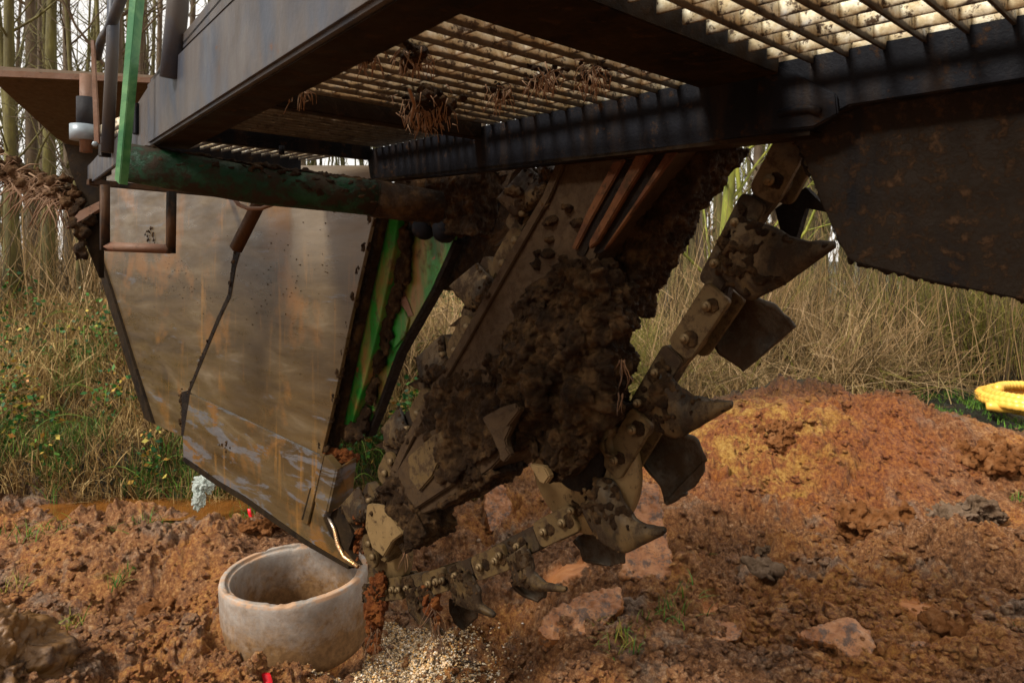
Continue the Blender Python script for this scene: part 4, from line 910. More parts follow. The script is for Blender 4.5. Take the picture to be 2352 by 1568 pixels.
solid('green_upright', [onY(307, -140, 2.3), onY(262, 412, 2.3), onY(274, 424, 2.3), onY(326, -140, 2.3)], np.array([.012, .03, 0]), M_gpost, TR, bevel=.002)

# pipe clamp assembly left of the walkway
YC = 3.0
def vcyl(name, x, y0, y1, r, mat, parent, Yd=YC, x2=None):
    mb = MB(); mb.tube([onY(x, y0, Yd), onY(x2 or x, y1, Yd)], r, 28); return mb.build(name, mat, parent, smooth=True)
clp = vcyl('clamp_pipe', 198, 172, 350, .024, M_rust, TR)
vcyl('sleeve', 196, 224, 292, .033, M_rubber, clp); vcyl('galvanised_collar', 190, 287, 322, .048, M_galv, clp)
solid('flat_bar', [onY(208, 92, YC - .07), onY(215, 92, YC - .07), onY(227, 330, YC - .07), onY(216, 330, YC - .07)], (0, .012, 0), M_rust, clp)
mb = MB(); mb.tube([onY(218, 331, YC - .09), onY(218, 331, YC - .06)], .012, 6); mb.build('bolt', M_galv, clp, smooth=False)
# hanging step frame
stp = empty('step_frame_origin', (0, 0, 0), None, None); bpy.data.objects.remove(stp)
def boxbar(p, q, r, mat, parent, name):
    mb = MB(); mb.tube([p, q], r * 1.414, 4); return mb.build(name, mat, parent, smooth=False)
YS = 3.35
st = boxbar(onY(241, 425, YS), onY(241, 574, YS), .017, M_dark, TR, 'step_leg')
boxbar(onY(394, 440, YS), onY(392, 582, YS), .017, M_dark, TR, 'step_leg')
boxbar(onY(241, 566, YS - .0), onY(392, 572, YS), .0155, M_rust, TR, 'step_rung')
boxbar(onY(608, 440, 3.3), onY(541, 573, 3.35), .022, M_dark, TR, 'strut')
mb = MB(); mb.tube([onY(538, 456, 2.9), onY(548, 470, 2.88), (onY(570, 479, 2.85)), onY(600, 479, 2.85), onY(625, 470, 2.85), onY(640, 455, 2.85)], .008, 8); mb.build('cable', M_rust, TR)

# ---- black guard plate on the right
solid('guard_plate', polyN([(1760, 150), (1822, 312), (1845, 360), (1872, 430), (1897, 490), (1922, 545), (1945, 590), (1962, 603), (1992, 611), (2110, 640), (2230, 665), (2352, 690), (2700, 760), (2700, -100)], 1.955), NV * .03, M_guard, TR, bevel=.004)
seam('edge_mud', [([(1822, 312), (1872, 430), (1945, 590), (1992, 611), (2352, 690)], 1.975, .006, 150, 2.6)], TR, M_under, 36, .005)
solid('inner_guard', polyN([(1850, 430), (1912, 492), (1890, 486), (1850, 478), (1825, 560), (1800, 560), (1780, 480)], NCH + .12), NV * .03, M_black, TR)

# ---- spoil chute and brackets at the far left
hp = onY
hop = solid('chute_plate', [hp(-90, 150, 3.45), hp(0, 163, 3.5), hp(200, 175, 3.6), hp(345, 182, 3.7), hp(330, 255, 4.0), hp(270, 350, 4.5), hp(190, 352, 4.5), hp(130, 318, 4.3), hp(0, 200, 3.65)], (0, .04, .03), M_hopper, TR)
solid('lip', [hp(-90, 157, 3.44), hp(200, 171, 3.57), hp(345, 178, 3.66), hp(345, 190, 3.66), hp(200, 184, 3.57), hp(-90, 172, 3.44)], (0, .02, 0), M_rust, hop)
br = solid('bracket_plate', [hp(148, 330, 3.9), hp(235, 345, 3.9), hp(232, 470, 3.9), hp(228, 560, 3.9), hp(228, 640, 3.9), hp(196, 560, 3.9), hp(185, 450, 3.9), hp(160, 390, 3.9)], (0, .05, 0), M_under, TR, bevel=.003)
solid('rib', [hp(182, 485, 3.84), hp(228, 462, 3.84), hp(228, 480, 3.84), hp(188, 505, 3.84), hp(150, 525, 3.84)], (0, .04, 0), M_rust, br)
mb = MB()
for k in range(34): s = rr_.uniform(.015, .03); mb.add(hp(188 + rr_.gauss(0, 9), 530 + rr_.gauss(0, 35), 3.86) + ico(2)[0] * s, None, ico(2)[1])
mudmass('mud', mb, .008, br, M_mud, ((.06, .02), (.03, .012)), 9, .01, kind='stuff')
mb = MB()
for k in range(230):
    t = rr_.random(); x = -30 + 205 * t; y = 385 + 95 * max(0, t - .1) ** 1.2 + rr_.gauss(0, 13) - (20 if rr_.random() < .3 else 0) * t
    s = rr_.uniform(.012, .03); mb.add(hp(x, y, 3.95 + rr_.gauss(0, .03)) + ico(1)[0] * (s * 1.4, s, s * .8), None, ico(1)[1])
mudmass('mud_clump', mb, .008, TR, M_clump, ((.07, .03), (.03, .018), (.016, .008)), 10, .03, kind='stuff'); mb = MB()
for k in range(160):
    x = rr_.uniform(-20, 150); y = 392 + x * .5 + rr_.gauss(0, 14); a = hp(x, y, 3.9); d = np.array([rr_.uniform(-.15, .15), 0, rr_.uniform(-.15, .1)]); mb.tube([a, a + d * .6, a + d + np.array([0, 0, -.03])], [.005, .004, .002], 5, rr_.random())
M_clump0 = var_mat('dry_root_mud', [(0, (.08, .045, .025)), (.5, (.17, .10, .06)), (1, (.27, .18, .12))], .8, 30)
mb.build('roots', M_clump0, TR, kind='stuff')
# clumps of roots caught in the grating
mb = MB(); mb2 = MB()
def clump(x, y, z, n_, spread, r0, drop=.02):
    for k in range(n_):
        c = onZ(x + rr_.gauss(0, spread), y + rr_.gauss(0, spread * .6), z); s = rr_.uniform(.4, 1.2) * r0
        mb2.add(c + np.array([0, 0, rr_.uniform(-drop, .02)]) + ico(1)[0] * (s * 1.3, s, s), None, ico(1)[1])
    for k in range(n_ * 2):
        a = onZ(x + rr_.gauss(0, spread), y + rr_.gauss(0, spread * .6), z); d = np.array([rr_.uniform(-.03, .03), rr_.uniform(-.03, .03), rr_.uniform(-.05, -.01)]); mb.tube([a, a + d * .5 + [d[1] * .4, 0, .004], a + d + [0, 0, -.01]], [.002, .0015, .001], 4, .8)
clump(985, 250, 2.66, 90, 26, .017); clump(1250, 175, 2.68, 24, 20, .012); clump(945, 130, 2.70, 26, 16, .012); clump(845, 125, 2.70, 14, 12, .012); clump(1360, 170, 2.69, 26, 22, .012); clump(1150, 210, 2.69, 16, 14, .011); clump(680, 205, 2.69, 12, 20, .01)
a0 = [(945, 200), (950, 240), (944, 270), (955, 310)]
mb.tube([onZ(x, y, 2.60 + .0 * i) for i, (x, y) in enumerate([(940, 205), (952, 240), (944, 275), (958, 300)])], [.004, .005, .004, .002], 6, .7)
mb.tube([onZ(x, y, 2.60) for x, y in [(958, 262), (962, 290), (952, 320)]], [.003, .003, .002], 6, .8)
mb.build('roots', M_clump0, TR, kind='stuff'); mudmass('grating_mud', mb2, .004, TR, M_mud, ((.03, .012), (.013, .006)), 12, .01, kind='stuff')

# ================================================================= other things on the site
# yellow coiled hose
def mk_yellow():
    m, nt, bs = new_mat('yellow_plastic'); c = ramp(nt, noise(nt, coords(nt), 6, 4), [(.35, (.75, .42, .005)), (.6, (.82, .5, .01))])
    c = mix(nt, ramp(nt, noise(nt, coords(nt), 25, 6, .7), [(.62, 0.), (.68, .6)]), c, (.3, .18, .06))
    nt.links.new(c, bs.inputs['Base Color']); bs.inputs['Roughness'].default_value = .35; return m
HYp = onZ(2405, 932, .62); hose = empty('hose_coil', (HYp[0], HYp[1], .5), 'coiled yellow corrugated drain hose lying on the grass behind the soil heap', 'hose')
mb = MB(); pts = []; turns = 5; zb = .60
for k in range(1500):
    a = k / 1500 * turns * 2 * math.pi + math.pi * .9; tt = k / 1500 * turns; r_ = .44 + .085 * (tt % 2.5) * 1.0 if tt < 2.5 else .44 + .085 * (2.5 - (tt - 2.5)) 
    pts.append((HYp[0] + r_ * math.cos(a), HYp[1] + r_ * math.sin(a), zb + .035 * tt))
radp = .045 + .003 * np.sin(np.arange(1500) * 1.2); mb.tube(pts, radp, 12); M_y = mk_yellow(); mb.build('coil', M_y, hose)
mb = MB(); e = np.array([HYp[0] - .60, HYp[1] - .12, zb + .03]); mb.tube([e + [.25, -.12, 0], e + [.1, -.05, 0], e, e + [-.07, .0, .01], e + [-.12, .02, .01]], [.046, .05, .056, .05, .04], 14); mb.build('end_fitting', M_y, hose)
mb = MB(); a = np.linspace(0, 6.28, 16); cpt = np.array([HYp[0] + .12, HYp[1] - .53, zb + .08]); mb.tube([cpt + [0, .13 * math.cos(t), .1 * math.sin(t)] for t in a], .008, 6); mb.build('tie', M_galv, hose)

# crumpled clear plastic in the ditch
m, nt, bs = new_mat('clear_plastic'); bs.inputs['Base Color'].default_value = (.6, .66, .6, 1); bs.inputs['Roughness'].default_value = .22; bs.inputs['Transmission Weight'].default_value = .55; bs.inputs['IOR'].default_value = 1.3
mb = MB(); V0, F0 = ico(5); c = onY(468, 1125, 5.75)
for k, (o, s) in enumerate([((0, 0, .05), (.09, .07, .09)), ((-.03, -.02, -.06), (.06, .05, .1)), ((.07, .03, .07), (.07, .05, .05))]):
    P = V0 * s; f = 1 + .5 * np.abs(fbm(V0 + k, .5, 4, k)) * 2 - .4; mb.add(c + np.array(o) + P * f[:, None], None, F0)
mb.build('plastic_sheet', m, label='crumpled clear plastic sheeting caught on the ditch bank', cat='plastic litter', smooth=False)
# red plastic strips by the ring and in the ditch weeds
m, nt, bs = new_mat('red_plastic'); bs.inputs['Base Color'].default_value = (.7, .01, .02, 1); bs.inputs['Roughness'].default_value = .4
def strip(pts, wd, lab):
    mb = MB(); P = np.array(pts); n_ = len(P); a = P + [wd / 2, 0, .003]; b = P - [wd / 2, 0, 0]; V = np.vstack([a, b]); i = np.arange(n_ - 1)
    mb.add(V, np.stack([i, i + 1, i + 1 + n_, i + n_], -1)); o = mb.build('plastic_strip', m, label=lab, cat='plastic strip'); sm = o.modifiers.new('t', 'SOLIDIFY'); sm.thickness = .003
strip([onY(608, 1543, 3.6), onY(612, 1552, 3.58), onY(616, 1565, 3.56), onY(614, 1580, 3.52)], .045, 'wider red plastic strip in the soil at the foot of the concrete ring')
strip([onY(572, 1538, 3.66), onY(577, 1546, 3.62), onY(582, 1556, 3.6)], .02, 'narrow red plastic shred left of the wider strip by the concrete ring')
strip([onY(572, 1168, 5.6), onY(574, 1180, 5.6), onY(578, 1192, 5.6), onY(576, 1204, 5.55)], .025, 'thin red tape caught in the weeds beside the ditch water')

# smooth slabs of clay sliced by the cutters, half sunk in the soil
def mk_clay():
    m, nt, bs = new_mat('sliced_clay'); v = coords(nt, .5, (1, 1, .35))
    c = ramp(nt, noise(nt, v, 9, 9, .72, .3), [(.3, (.15, .06, .026)), (.45, (.25, .105, .045)), (.58, (.32, .155, .075)), (.7, (.38, .23, .14))])
    c = mix(nt, ramp(nt, noise(nt, coords(nt), 17, 10, .82), [(.50, 0.), (.56, .95)]), c, (.075, .036, .018)); nt.links.new(c, bs.inputs['Base Color']); bs.inputs['Roughness'].default_value = .45
    bump(nt, bs, noise(nt, coords(nt), 60, 8, .8), .5, .008); return m
M_slab = mk_clay()
def slab(outline, y_low, z_low, slope, lab, seed, th=.10):
    xm = sum(p[0] for p in outline) / len(outline); Yg = 4.
    for _ in range(30): zz_ = float(np.mean(height((xm - CX) / FX * Yg + np.linspace(-.12, .12, 5), Yg + np.linspace(-.05, .1, 5)))); Yg = .5 * Yg + .5 * (CAMZ - zz_) * FX / (y_low - HY)
    z_low = zz_ + .006
    Yb_ = (CAMZ - z_low) * FX / (y_low - HY); pts = []
    for (x, y) in outline:                              # a plane rising away from the viewer
        k = (y - HY) / FX; Yq = (CAMZ - z_low + slope * Yb_) / (k + slope); pts.append(np.array([(x - CX) / FX * Yq, Yq, CAMZ - k * Yq]))
    mb = MB(); V, F = prism_tri(pts, np.array([0, th * .6, -th])); mb.add(V, None, F)
    mudmass('clay_chunk', mb, .007, None, M_slab, ((.14, .02), (.05, .012), (.02, .006)), seed, .03, label=lab, cat='clay chunk')
slab([(1432, 1120), (1478, 1098), (1512, 1110), (1522, 1200), (1545, 1290), (1560, 1325), (1500, 1335), (1430, 1320), (1442, 1215)], 1330, .36, .75, 'tall orange clay slab with a smooth face behind the lower bend of the chain', 3)
slab([(1118, 1112), (1150, 1098), (1172, 1150), (1165, 1215), (1125, 1218), (1112, 1165)], 1215, .2, .9, 'narrow orange clay slab seen under the mud-caked boom', 4)
slab([(1262, 1150), (1310, 1150), (1318, 1200), (1262, 1205)], 1205, .25, .8, 'small orange clay face between the boom mud and the chain', 5)
slab([(1250, 1420), (1330, 1360), (1418, 1352), (1425, 1395), (1380, 1440), (1330, 1465), (1262, 1470), (1232, 1445)], 1465, .36, .4, 'broad orange clay slab with smeared cutter marks at lower centre', 6, .14)
slab([(1824, 1450), (1850, 1436), (1905, 1424), (1960, 1420), (2005, 1448), (2010, 1495), (1992, 1526), (1955, 1510), (1918, 1478), (1860, 1468)], 1520, .44, .5, 'cracked pinkish clay slab lying at the lower right', 7, .14)
slab([(1625, 1420), (1660, 1412), (1712, 1432), (1705, 1462), (1660, 1478), (1622, 1455)], 1475, .40, .25, 'thin crumbling clay slab left of the cracked pinkish one', 8, .06)
slab([(2095, 1480), (2125, 1470), (2150, 1488), (2120, 1508), (2092, 1498)], 1508, .44, .25, 'hand-sized clay piece right of the cracked pinkish slab', 9, .05)

# big smooth clay boulder at the lower left
M_rock = coated('clay_boulder', (.10, .042, .012), (.13, .07, .03), (.04, .02, .01), .45, .35, (1, 1, 2), .4, 0, .5, fscale=3, mscale=7)
mb = MB(); V0, F0 = ico(3); mb.add(np.array([-2.50, 3.38, .20]) + V0 * (.40, .3, .40), None, F0); mb.add(np.array([-2.32, 3.30, .0]) + V0 * (.26, .25, .27), None, F0)
mudmass('clay_boulder', mb, .009, None, M_rock, ((.28, .08), (.11, .05), (.045, .022), (.02, .008)), 77, .16, label='large wet ochre clay boulder at the lower left of the pit', cat='boulder')
# lumps of clay lying on the soil
def lump(x, y, s, lab, seed, mat, zg=None):
    Yg = 3.; 
    for _ in range(25):
        X_ = (x - CX) / FX * Yg; z = float(height([X_], [Yg])[0]); Yg = .5 * Yg + .5 * (CAMZ - z) * FX / (y - HY)
    X_ = (x - CX) / FX * Yg; mb = MB(); mb.blob((X_, Yg, z + s[2] * .1), s, seed, .6, .8, 4); mudmass('clay_lump', mb, .008, None, mat, ((.09, .05), (.04, .028), (.018, .012)), seed, .03, label=lab, cat='clay lump')
M_greyclay = mud_mat('grey_clay', [(.08, .05, .032), (.17, .12, .085), (.28, .21, .16)], (.5, .8), 10)
M_brownclay = mud_mat('brown_clay', [(.1, .045, .022), (.2, .095, .05), (.3, .17, .1)], (.5, .8), 10)
lump(1768, 1268, (.07, .05, .045), 'grey clay lump below the soil heap, behind the wider flat one', 3, M_greyclay)
lump(1745, 1310, (.10, .06, .035), 'wide pale grey clay lump in the middle of the right-hand soil', 5, M_greyclay)
lump(2235, 1190, (.22, .12, .10), 'long grey-brown clay lump where the heap meets the right frame edge', 7, M_greyclay)
lump(2010, 1215, (.24, .16, .12), 'broad brown clod resting at the foot of the soil heap', 9, M_brownclay)
lump(2280, 1075, (.3, .2, .2), 'tall brown clod with a dark crack at the right end of the heap', 12, M_brownclay)
lump(1790, 1005, (.16, .12, .10), 'purple-brown clod on the ochre face of the heap', 15, M_brownclay)
lump(640, 1395, (.1, .08, .06), 'x', 17, M_brownclay) if 0 else None
lump(385, 1395, (.13, .1, .08), 'rounded brown clod left of the concrete ring', 18, M_brownclay)
lump(600, 1215, (.14, .1, .07), 'orange-brown clod behind the concrete ring near the ditch', 19, M_brownclay)
lump(2190, 1430, (.10, .08, .04), 'grey-brown clod at the lower right, above the clay patches', 23, M_brownclay)

# ---------------------------------------------------------------- blades, leaves, twigs
def blades(mb, X, Y, Z, L, wd, lean, bend, var, seg=5, rg=rng, dirs=None):
    n = len(X); ang = rg.uniform(0, 2 * np.pi, n) if dirs is None else dirs; t = np.linspace(0, 1, seg)
    dx, dy = np.cos(ang), np.sin(ang)
    h = lean[:, None] * t + bend[:, None] * t ** 2; up = L[:, None] * (t - .5 * np.clip(bend[:, None] / L[:, None], 0, 1.3) * t ** 2.2)
    cx_ = X[:, None] + dx[:, None] * h; cy_ = Y[:, None] + dy[:, None] * h; cz_ = Z[:, None] + up
    wv = wd[:, None] * (1 - t ** 1.5 * .9); r2 = rg.uniform(0, np.pi, n); px_, py_ = np.cos(r2)[:, None] * wv / 2, np.sin(r2)[:, None] * wv / 2
    A = np.stack([cx_ + px_, cy_ + py_, cz_], -1); B = np.stack([cx_ - px_, cy_ - py_, cz_], -1); V = np.stack([A, B], 2).reshape(-1, 3)
    i = (np.arange(n)[:, None] * seg * 2 + np.arange(seg - 1)[None] * 2).ravel(); mb.add(V, np.stack([i, i + 1, i + 3, i + 2], -1), None, np.repeat(var, seg * 2))
def leaves(mb, C, size, var, rg=rng, droop=0.):
    n = len(C); a = rg.normal(size=(n, 3)); a[:, 2] *= .5; a /= np.linalg.norm(a, axis=1)[:, None]; b = np.cross(a, rg.normal(size=(n, 3))); b /= np.linalg.norm(b, axis=1)[:, None]
    s = size[:, None]; nrm = np.cross(a, b)
    V = np.stack([C, C + a * s * .5 + b * s * .32 + nrm * s * .08, C + a * s, C + a * s * .5 - b * s * .32 + nrm * s * .08], 1).reshape(-1, 3)
    i = np.arange(n) * 4; mb.add(V, np.stack([i, i + 1, i + 2, i + 3], -1), None, np.repeat(var, 4))
M_dry = var_mat('dry_grass', [(0, (.03, .017, .008)), (.3, (.12, .07, .028)), (.55, (.32, .205, .09)), (.85, (.62, .46, .24)), (1, (.2, .19, .03))], .7, 10)
M_greeng = var_mat('green_grass', [(0, (.02, .045, .006)), (.5, (.06, .14, .014)), (.85, (.15, .26, .025)), (1, (.3, .26, .06))], .6, 10)
M_leaf = var_mat('leaves', [(0, (.01, .045, .014)), (.45, (.03, .11, .022)), (.7, (.1, .2, .03)), (.85, (.42, .32, .03)), (1, (.45, .2, .03))], .5, 10)

# bank on the left: dry reeds, brambles, nettles
n = 44000; Yb = 1 / rng.uniform(1 / 10.5, 1 / 6.15, n); Xb = rng.uniform(-.86, .02, n) * Yb; kp = Xb < -.15; Xb, Yb = Xb[kp], Yb[kp]; n = len(Xb)
Pn = np.c_[Xb, Yb, np.zeros(n)]; dens = fbm(Pn, .8, 3, 71); Zb = H(Xb, Yb)
mb = MB(); L = rng.uniform(.15, .5, n) * (1 + .5 * dens) * np.where(Yb > 6.9, 1, .7)
blades(mb, Xb, Yb, Zb - .02, L, rng.uniform(.005, .014, n), rng.normal(0, .12, n), rng.uniform(.05, .5, n) * L * 2.0, np.clip(rng.normal(.58 + .3 * dens - .16 * (Yb < 6.8), .22, n), 0, 1), 6)
mb.build('dry_grass', M_dry, label='matted dry tan grass and reeds covering the ditch bank', cat='dry grass', kind='stuff')
n = 26000; Yb = 1 / rng.uniform(1 / 8.2, 1 / 6.12, n); Xb = rng.uniform(-.86, .0, n) * Yb; Pn = np.c_[Xb, Yb, np.zeros(n)]; dn = fbm(Pn, .5, 3, 81) + .65 * np.exp(-((Yb - 6.5) / .4) ** 2) - .42; kp = (dn > -.05) & (Xb < -.2)
Xb, Yb = Xb[kp], Yb[kp]; n = len(Xb); mb = MB(); L = rng.uniform(.1, .32, n)
blades(mb, Xb, Yb, H(Xb, Yb) - .01, L, rng.uniform(.004, .009, n), rng.normal(0, .08, n), rng.uniform(.1, .6, n) * L, rng.uniform(0, .9, n), 5)
mb.build('bank_grass', M_greeng, label='green grass growing low on the ditch bank', cat='grass', kind='stuff')
mb = MB(); n = 15000; Yb = 1 / rng.uniform(1 / 9.5, 1 / 6.3, n); Xb = rng.uniform(-.86, -.03, n) * Yb; Pn = np.c_[Xb, Yb, np.zeros(n)]; dn = fbm(Pn, .45, 3, 91); kp = dn > -.02
Xb, Yb, dn = Xb[kp], Yb[kp], dn[kp]; n = len(Xb); hh = rng.uniform(.03, .5, n) * np.clip(dn * 3 + .4, .2, 1.2)
yel = ((Yb < 7.6) & (Xb < -1.6) & (rng.uniform(0, 1, n) < .22)) | (rng.uniform(0, 1, n) < .05)
leaves(mb, np.c_[Xb, Yb, H(Xb, Yb) + hh], rng.uniform(.03, .075, n), np.where(yel, rng.uniform(.8, 1, n), rng.uniform(0, .68, n)))
n = 700; k = rng.integers(0, len(Xb), n); 
for q in range(260):
    i = rng.integers(0, len(Xb)); p0 = np.array([Xb[i], Yb[i], H(Xb[i:i + 1], Yb[i:i + 1])[0]]); a = rng.uniform(0, 6.28); Lq = rng.uniform(.3, .9); t = np.linspace(0, 1, 8)[:, None]
    mb.tube(p0 + t * np.array([[math.cos(a) * Lq * .7, math.sin(a) * Lq * .7, 0]]) + np.c_[np.zeros((8, 2)), (Lq * .9 * (t - t ** 2 * .9)).ravel()], np.linspace(.005, .002, 8), 4, .72)
mb.build('brambles', M_leaf, label='brambles and nettles with green and yellow leaves on the ditch bank', cat='undergrowth', kind='stuff')
# litter layer of short stems and dead leaves on the ground near the thicket, right
mb = MB(); n = 16000; Yb = 1 / rng.uniform(1 / 13, 1 / 7.6, n); Xb = rng.uniform(-.1, .86, n) * Yb; kp = ~((Yb < 9.2) & (Xb > 4.4)); Xb, Yb = Xb[kp], Yb[kp]; n = len(Xb)
L = rng.uniform(.15, .55, n); blades(mb, Xb, Yb, H(Xb, Yb) - .02, L, rng.uniform(.005, .011, n), rng.normal(0, .2, n), rng.uniform(.1, .9, n) * L, np.clip(rng.normal(.36, .27, n), 0, 1), 5)
mb.build('rough_grass', M_dry, label='rough dry grass at the foot of the thicket on the right', cat='dry grass', kind='stuff')
mb = MB(); n = 9000; Xb = rng.uniform(4.3, 8.2, n); Yb = rng.uniform(7.2, 9.0, n); L = rng.uniform(.03, .1, n); kp = fbm(np.c_[Xb, Yb, Xb * 0], .5, 3, 5) > -.25
blades(mb, Xb[kp], Yb[kp], height(Xb[kp], Yb[kp]) - .005, L[kp], rng.uniform(.006, .011, n)[kp], rng.normal(0, .03, n)[kp], rng.uniform(.1, .7, n)[kp] * L[kp], rng.uniform(.45, .9, n)[kp], 4)
mb.build('lawn', M_greeng, label='short bright green grass round the yellow hose', cat='grass', kind='stuff')

# grass tufts on the bare soil
def tuft(px, py, s, lab, nb=26, g=.6, spread=.03, seed=0):
    Yg = 3.5; rg = np.random.default_rng(seed + int(px))
    for _ in range(25):
        X_ = (px - CX) / FX * Yg; z = float(height([X_], [Yg])[0]); Yg = .5 * Yg + .5 * (CAMZ - z) * FX / (py - HY)
    X_ = (px - CX) / FX * Yg; mb = MB(); X = X_ + rg.normal(0, spread, nb); Y = Yg + rg.normal(0, spread, nb); L = s * rg.uniform(.5, 1.3, nb)
    blades(mb, X, Y, np.full(nb, z - .005), L, rg.uniform(.004, .008, nb), rg.normal(0, .3, nb) * s, rg.uniform(0, 1.3, nb) * L, np.clip(rg.normal(g, .2, nb), 0, 1), 5, rg)
    mb.build('grass_tuft', M_greeng, label=lab, cat='grass tuft', group='grass tufts on the dug soil', smooth=False)
tuft(1627, 1262, .07, 'small upright green tuft on the soil slope right of the chain', 22, .75, .012)
tuft(1570, 1375, .10, 'sparse green blades at the top of the root-filled clod, lower centre', 26, .6, .06)
tuft(1450, 1475, .11, 'mixed dry and green blades on the clod left of the orange clay patch', 50, .8, .07)
tuft(1545, 1415, .09, 'dark grass sprigs on the clod between the two orange clay patches', 40, .55, .07)
tuft(268, 1340, .12, 'drooping green tuft over the dark hollow in the left bank', 30, .55, .03)
tuft(300, 1305, .08, 'small tuft above the drooping one on the left bank', 20, .6, .03)
tuft(320, 1222, .14, 'leafy green tuft on the left bank edge beside the ditch', 50, .45, .07)
tuft(570, 1195, .16, 'weedy tuft at the ditch edge under the trench shield', 60, .5, .09)
tuft(640, 1190, .10, 'short grass right of the weedy ditch-edge tuft', 36, .4, .05)
tuft(90, 1225, .12, 'grass tuft on the bank edge at the far left', 50, .7, .1)
tuft(30, 1350, .10, 'dry blades hanging from the left bank above the boulder', 30, .95, .05)
tuft(160, 1440, .10, 'root-like dry blades on the face of the left bank by the boulder', 34, .95, .05)
tuft(2330, 1150, .08, 'green tuft at the right frame edge below the heap', 24, .6, .04)
tuft(2340, 1450, .06, 'thin blades at the lower right frame edge', 14, .7, .03)

# ---------------------------------------------------------------- thicket shrubs on the right and behind the machine
M_stem = var_mat('shrub_stems', [(0, (.05, .03, .015)), (.3, (.14, .10, .045)), (.6, (.36, .24, .125)), (.85, (.62, .45, .28)), (1, (.22, .21, .03))], .6, 14)
M_stemg = var_mat('green_stems', [(0, (.05, .06, .012)), (.5, (.17, .17, .035)), (1, (.38, .30, .12))], .6, 14)
def stems(mb, P0, D, L, r, var, sag, seg=8, rg=rng):
    n = len(P0); t = np.linspace(0, 1, seg); D = D / np.linalg.norm(D, axis=1)[:, None]
    pts = P0[:, None] + D[:, None] * (L[:, None] * t)[..., None]; pts[..., 2] -= sag[:, None] * t ** 2
    hd = rg.normal(size=(n, 2)); pts[..., :2] += hd[:, None] * (.06 * L[:, None] * np.sin(t * 3.1 + rg.uniform(0, 6, n)[:, None]))[..., None]
    sides = 3; th = np.arange(3) * 2.0944; rad = r[:, None] * (1 - .75 * t)
    a = np.cross(D, np.array([.3, .2, 1.])); a /= np.linalg.norm(a, axis=1)[:, None] + 1e-9; b = np.cross(D, a)
    V = pts[:, :, None] + rad[..., None, None] * (np.cos(th)[None, None, :, None] * a[:, None, None] + np.sin(th)[None, None, :, None] * b[:, None, None])
    V = V.reshape(-1, 3); base = (np.arange(n)[:, None, None] * seg + np.arange(seg - 1)[None, :, None]) * 3; k = np.arange(3)[None, None]
    i = (base + k).ravel(); j = (base + (k + 1) % 3).ravel(); mb.add(V, np.stack([i, j, j + 3, i + 3], -1), None, np.repeat(var, seg * 3)); return pts
def shrub(x, y, hgt, n, lab, mat, spread=.5, arch=.5, up=.5, seed=0, twig=2, r=.0075, group=None, leafred=0):
    rg = np.random.default_rng(seed + 100); z = gz(x, y); mb = MB()
    P0 = np.c_[x + rg.normal(0, spread * .35, n), y + rg.normal(0, spread * .35, n), np.full(n, z - .03)]
    D = rg.normal(size=(n, 3)); D[:, 2] = np.abs(D[:, 2]) + 1.0 + 2.0 * up; D[:, :2] *= spread * 1.8
    L = hgt * rg.uniform(.6, 1.25, n); var = np.clip(rg.normal(.55, .22, n), 0, 1)
    pts = stems(mb, P0, D, L, r * rg.uniform(.6, 1.4, n), var, arch * L * rg.uniform(.1, .9, n), 9, rg)
    for q in range(twig):
        m_ = n * 2; k = rg.integers(0, n, m_); s = rg.integers(2, 8, m_); Pb = pts[k, s]; Db = D[k] / np.linalg.norm(D[k], axis=1)[:, None] + rg.normal(0, .6, (m_, 3)); Lb = L[k] * rg.uniform(.15, .45, m_)
        stems(mb, Pb, Db, Lb, r * .5 * rg.uniform(.5, 1.1, m_), np.clip(var[k] + rg.normal(0, .08, m_), 0, 1), .3 * Lb * rg.uniform(0, 1, m_), 5, rg)
    o = mb.build('shrub', mat, label=lab, cat='shrub', group=group)
    return o
sh_list = [(3.0, 9.2, 1.75, 150, 'tall tan-stemmed bare shrub rising behind the ochre heap', M_stem, .45, .25, .9, 1),
           (3.9, 9.0, 1.45, 190, 'wide arching tan shrub behind the right half of the heap', M_stem, .75, .8, .25, 2),
           (4.7, 9.4, 1.35, 180, 'pinkish tan arching shrub below the black guard plate', M_stem, .8, .85, .2, 3),
           (1.9, 8.6, 1.25, 190, 'tangled tan shrub directly behind the return chain', M_stem, .7, .8, .3, 4),
           (1.15, 8.5, 1.3, 190, 'olive and tan shrub seen between the boom and the return chain', M_stemg, .6, .7, .4, 5),
           (2.5, 8.4, .95, 150, 'low straw-coloured shrub just behind the heap crest', M_stem, .7, .9, .2, 6),
           (6.3, 10.2, 1.9, 200, 'green drooping broom-like shrub at the right frame edge', M_stemg, .8, .9, .5, 7),
           (5.6, 10.6, 1.6, 150, 'dark olive shrub left of the green drooping one', M_stemg, .7, .7, .4, 8),
           (.35, 8.2, 1.15, 170, 'tan shrub seen left of the mud-caked boom', M_stem, .6, .8, .3, 9),
           (-.45, 7.9, 1.2, 170, 'reddish tan shrub between the green members and the boom', M_stem, .6, .8, .4, 10),
           (-1.2, 7.6, 1.1, 140, 'short tan shrub beside the lower end of the green members', M_stem, .5, .7, .4, 11)]
for i, (x, y, h_, n_, lab, mt, sp_, ar, up, sd0) in enumerate(sh_list): shrub(x, y, h_ * 1.15, int(n_ * 1.7), lab, mt, sp_, ar, up, sd0)
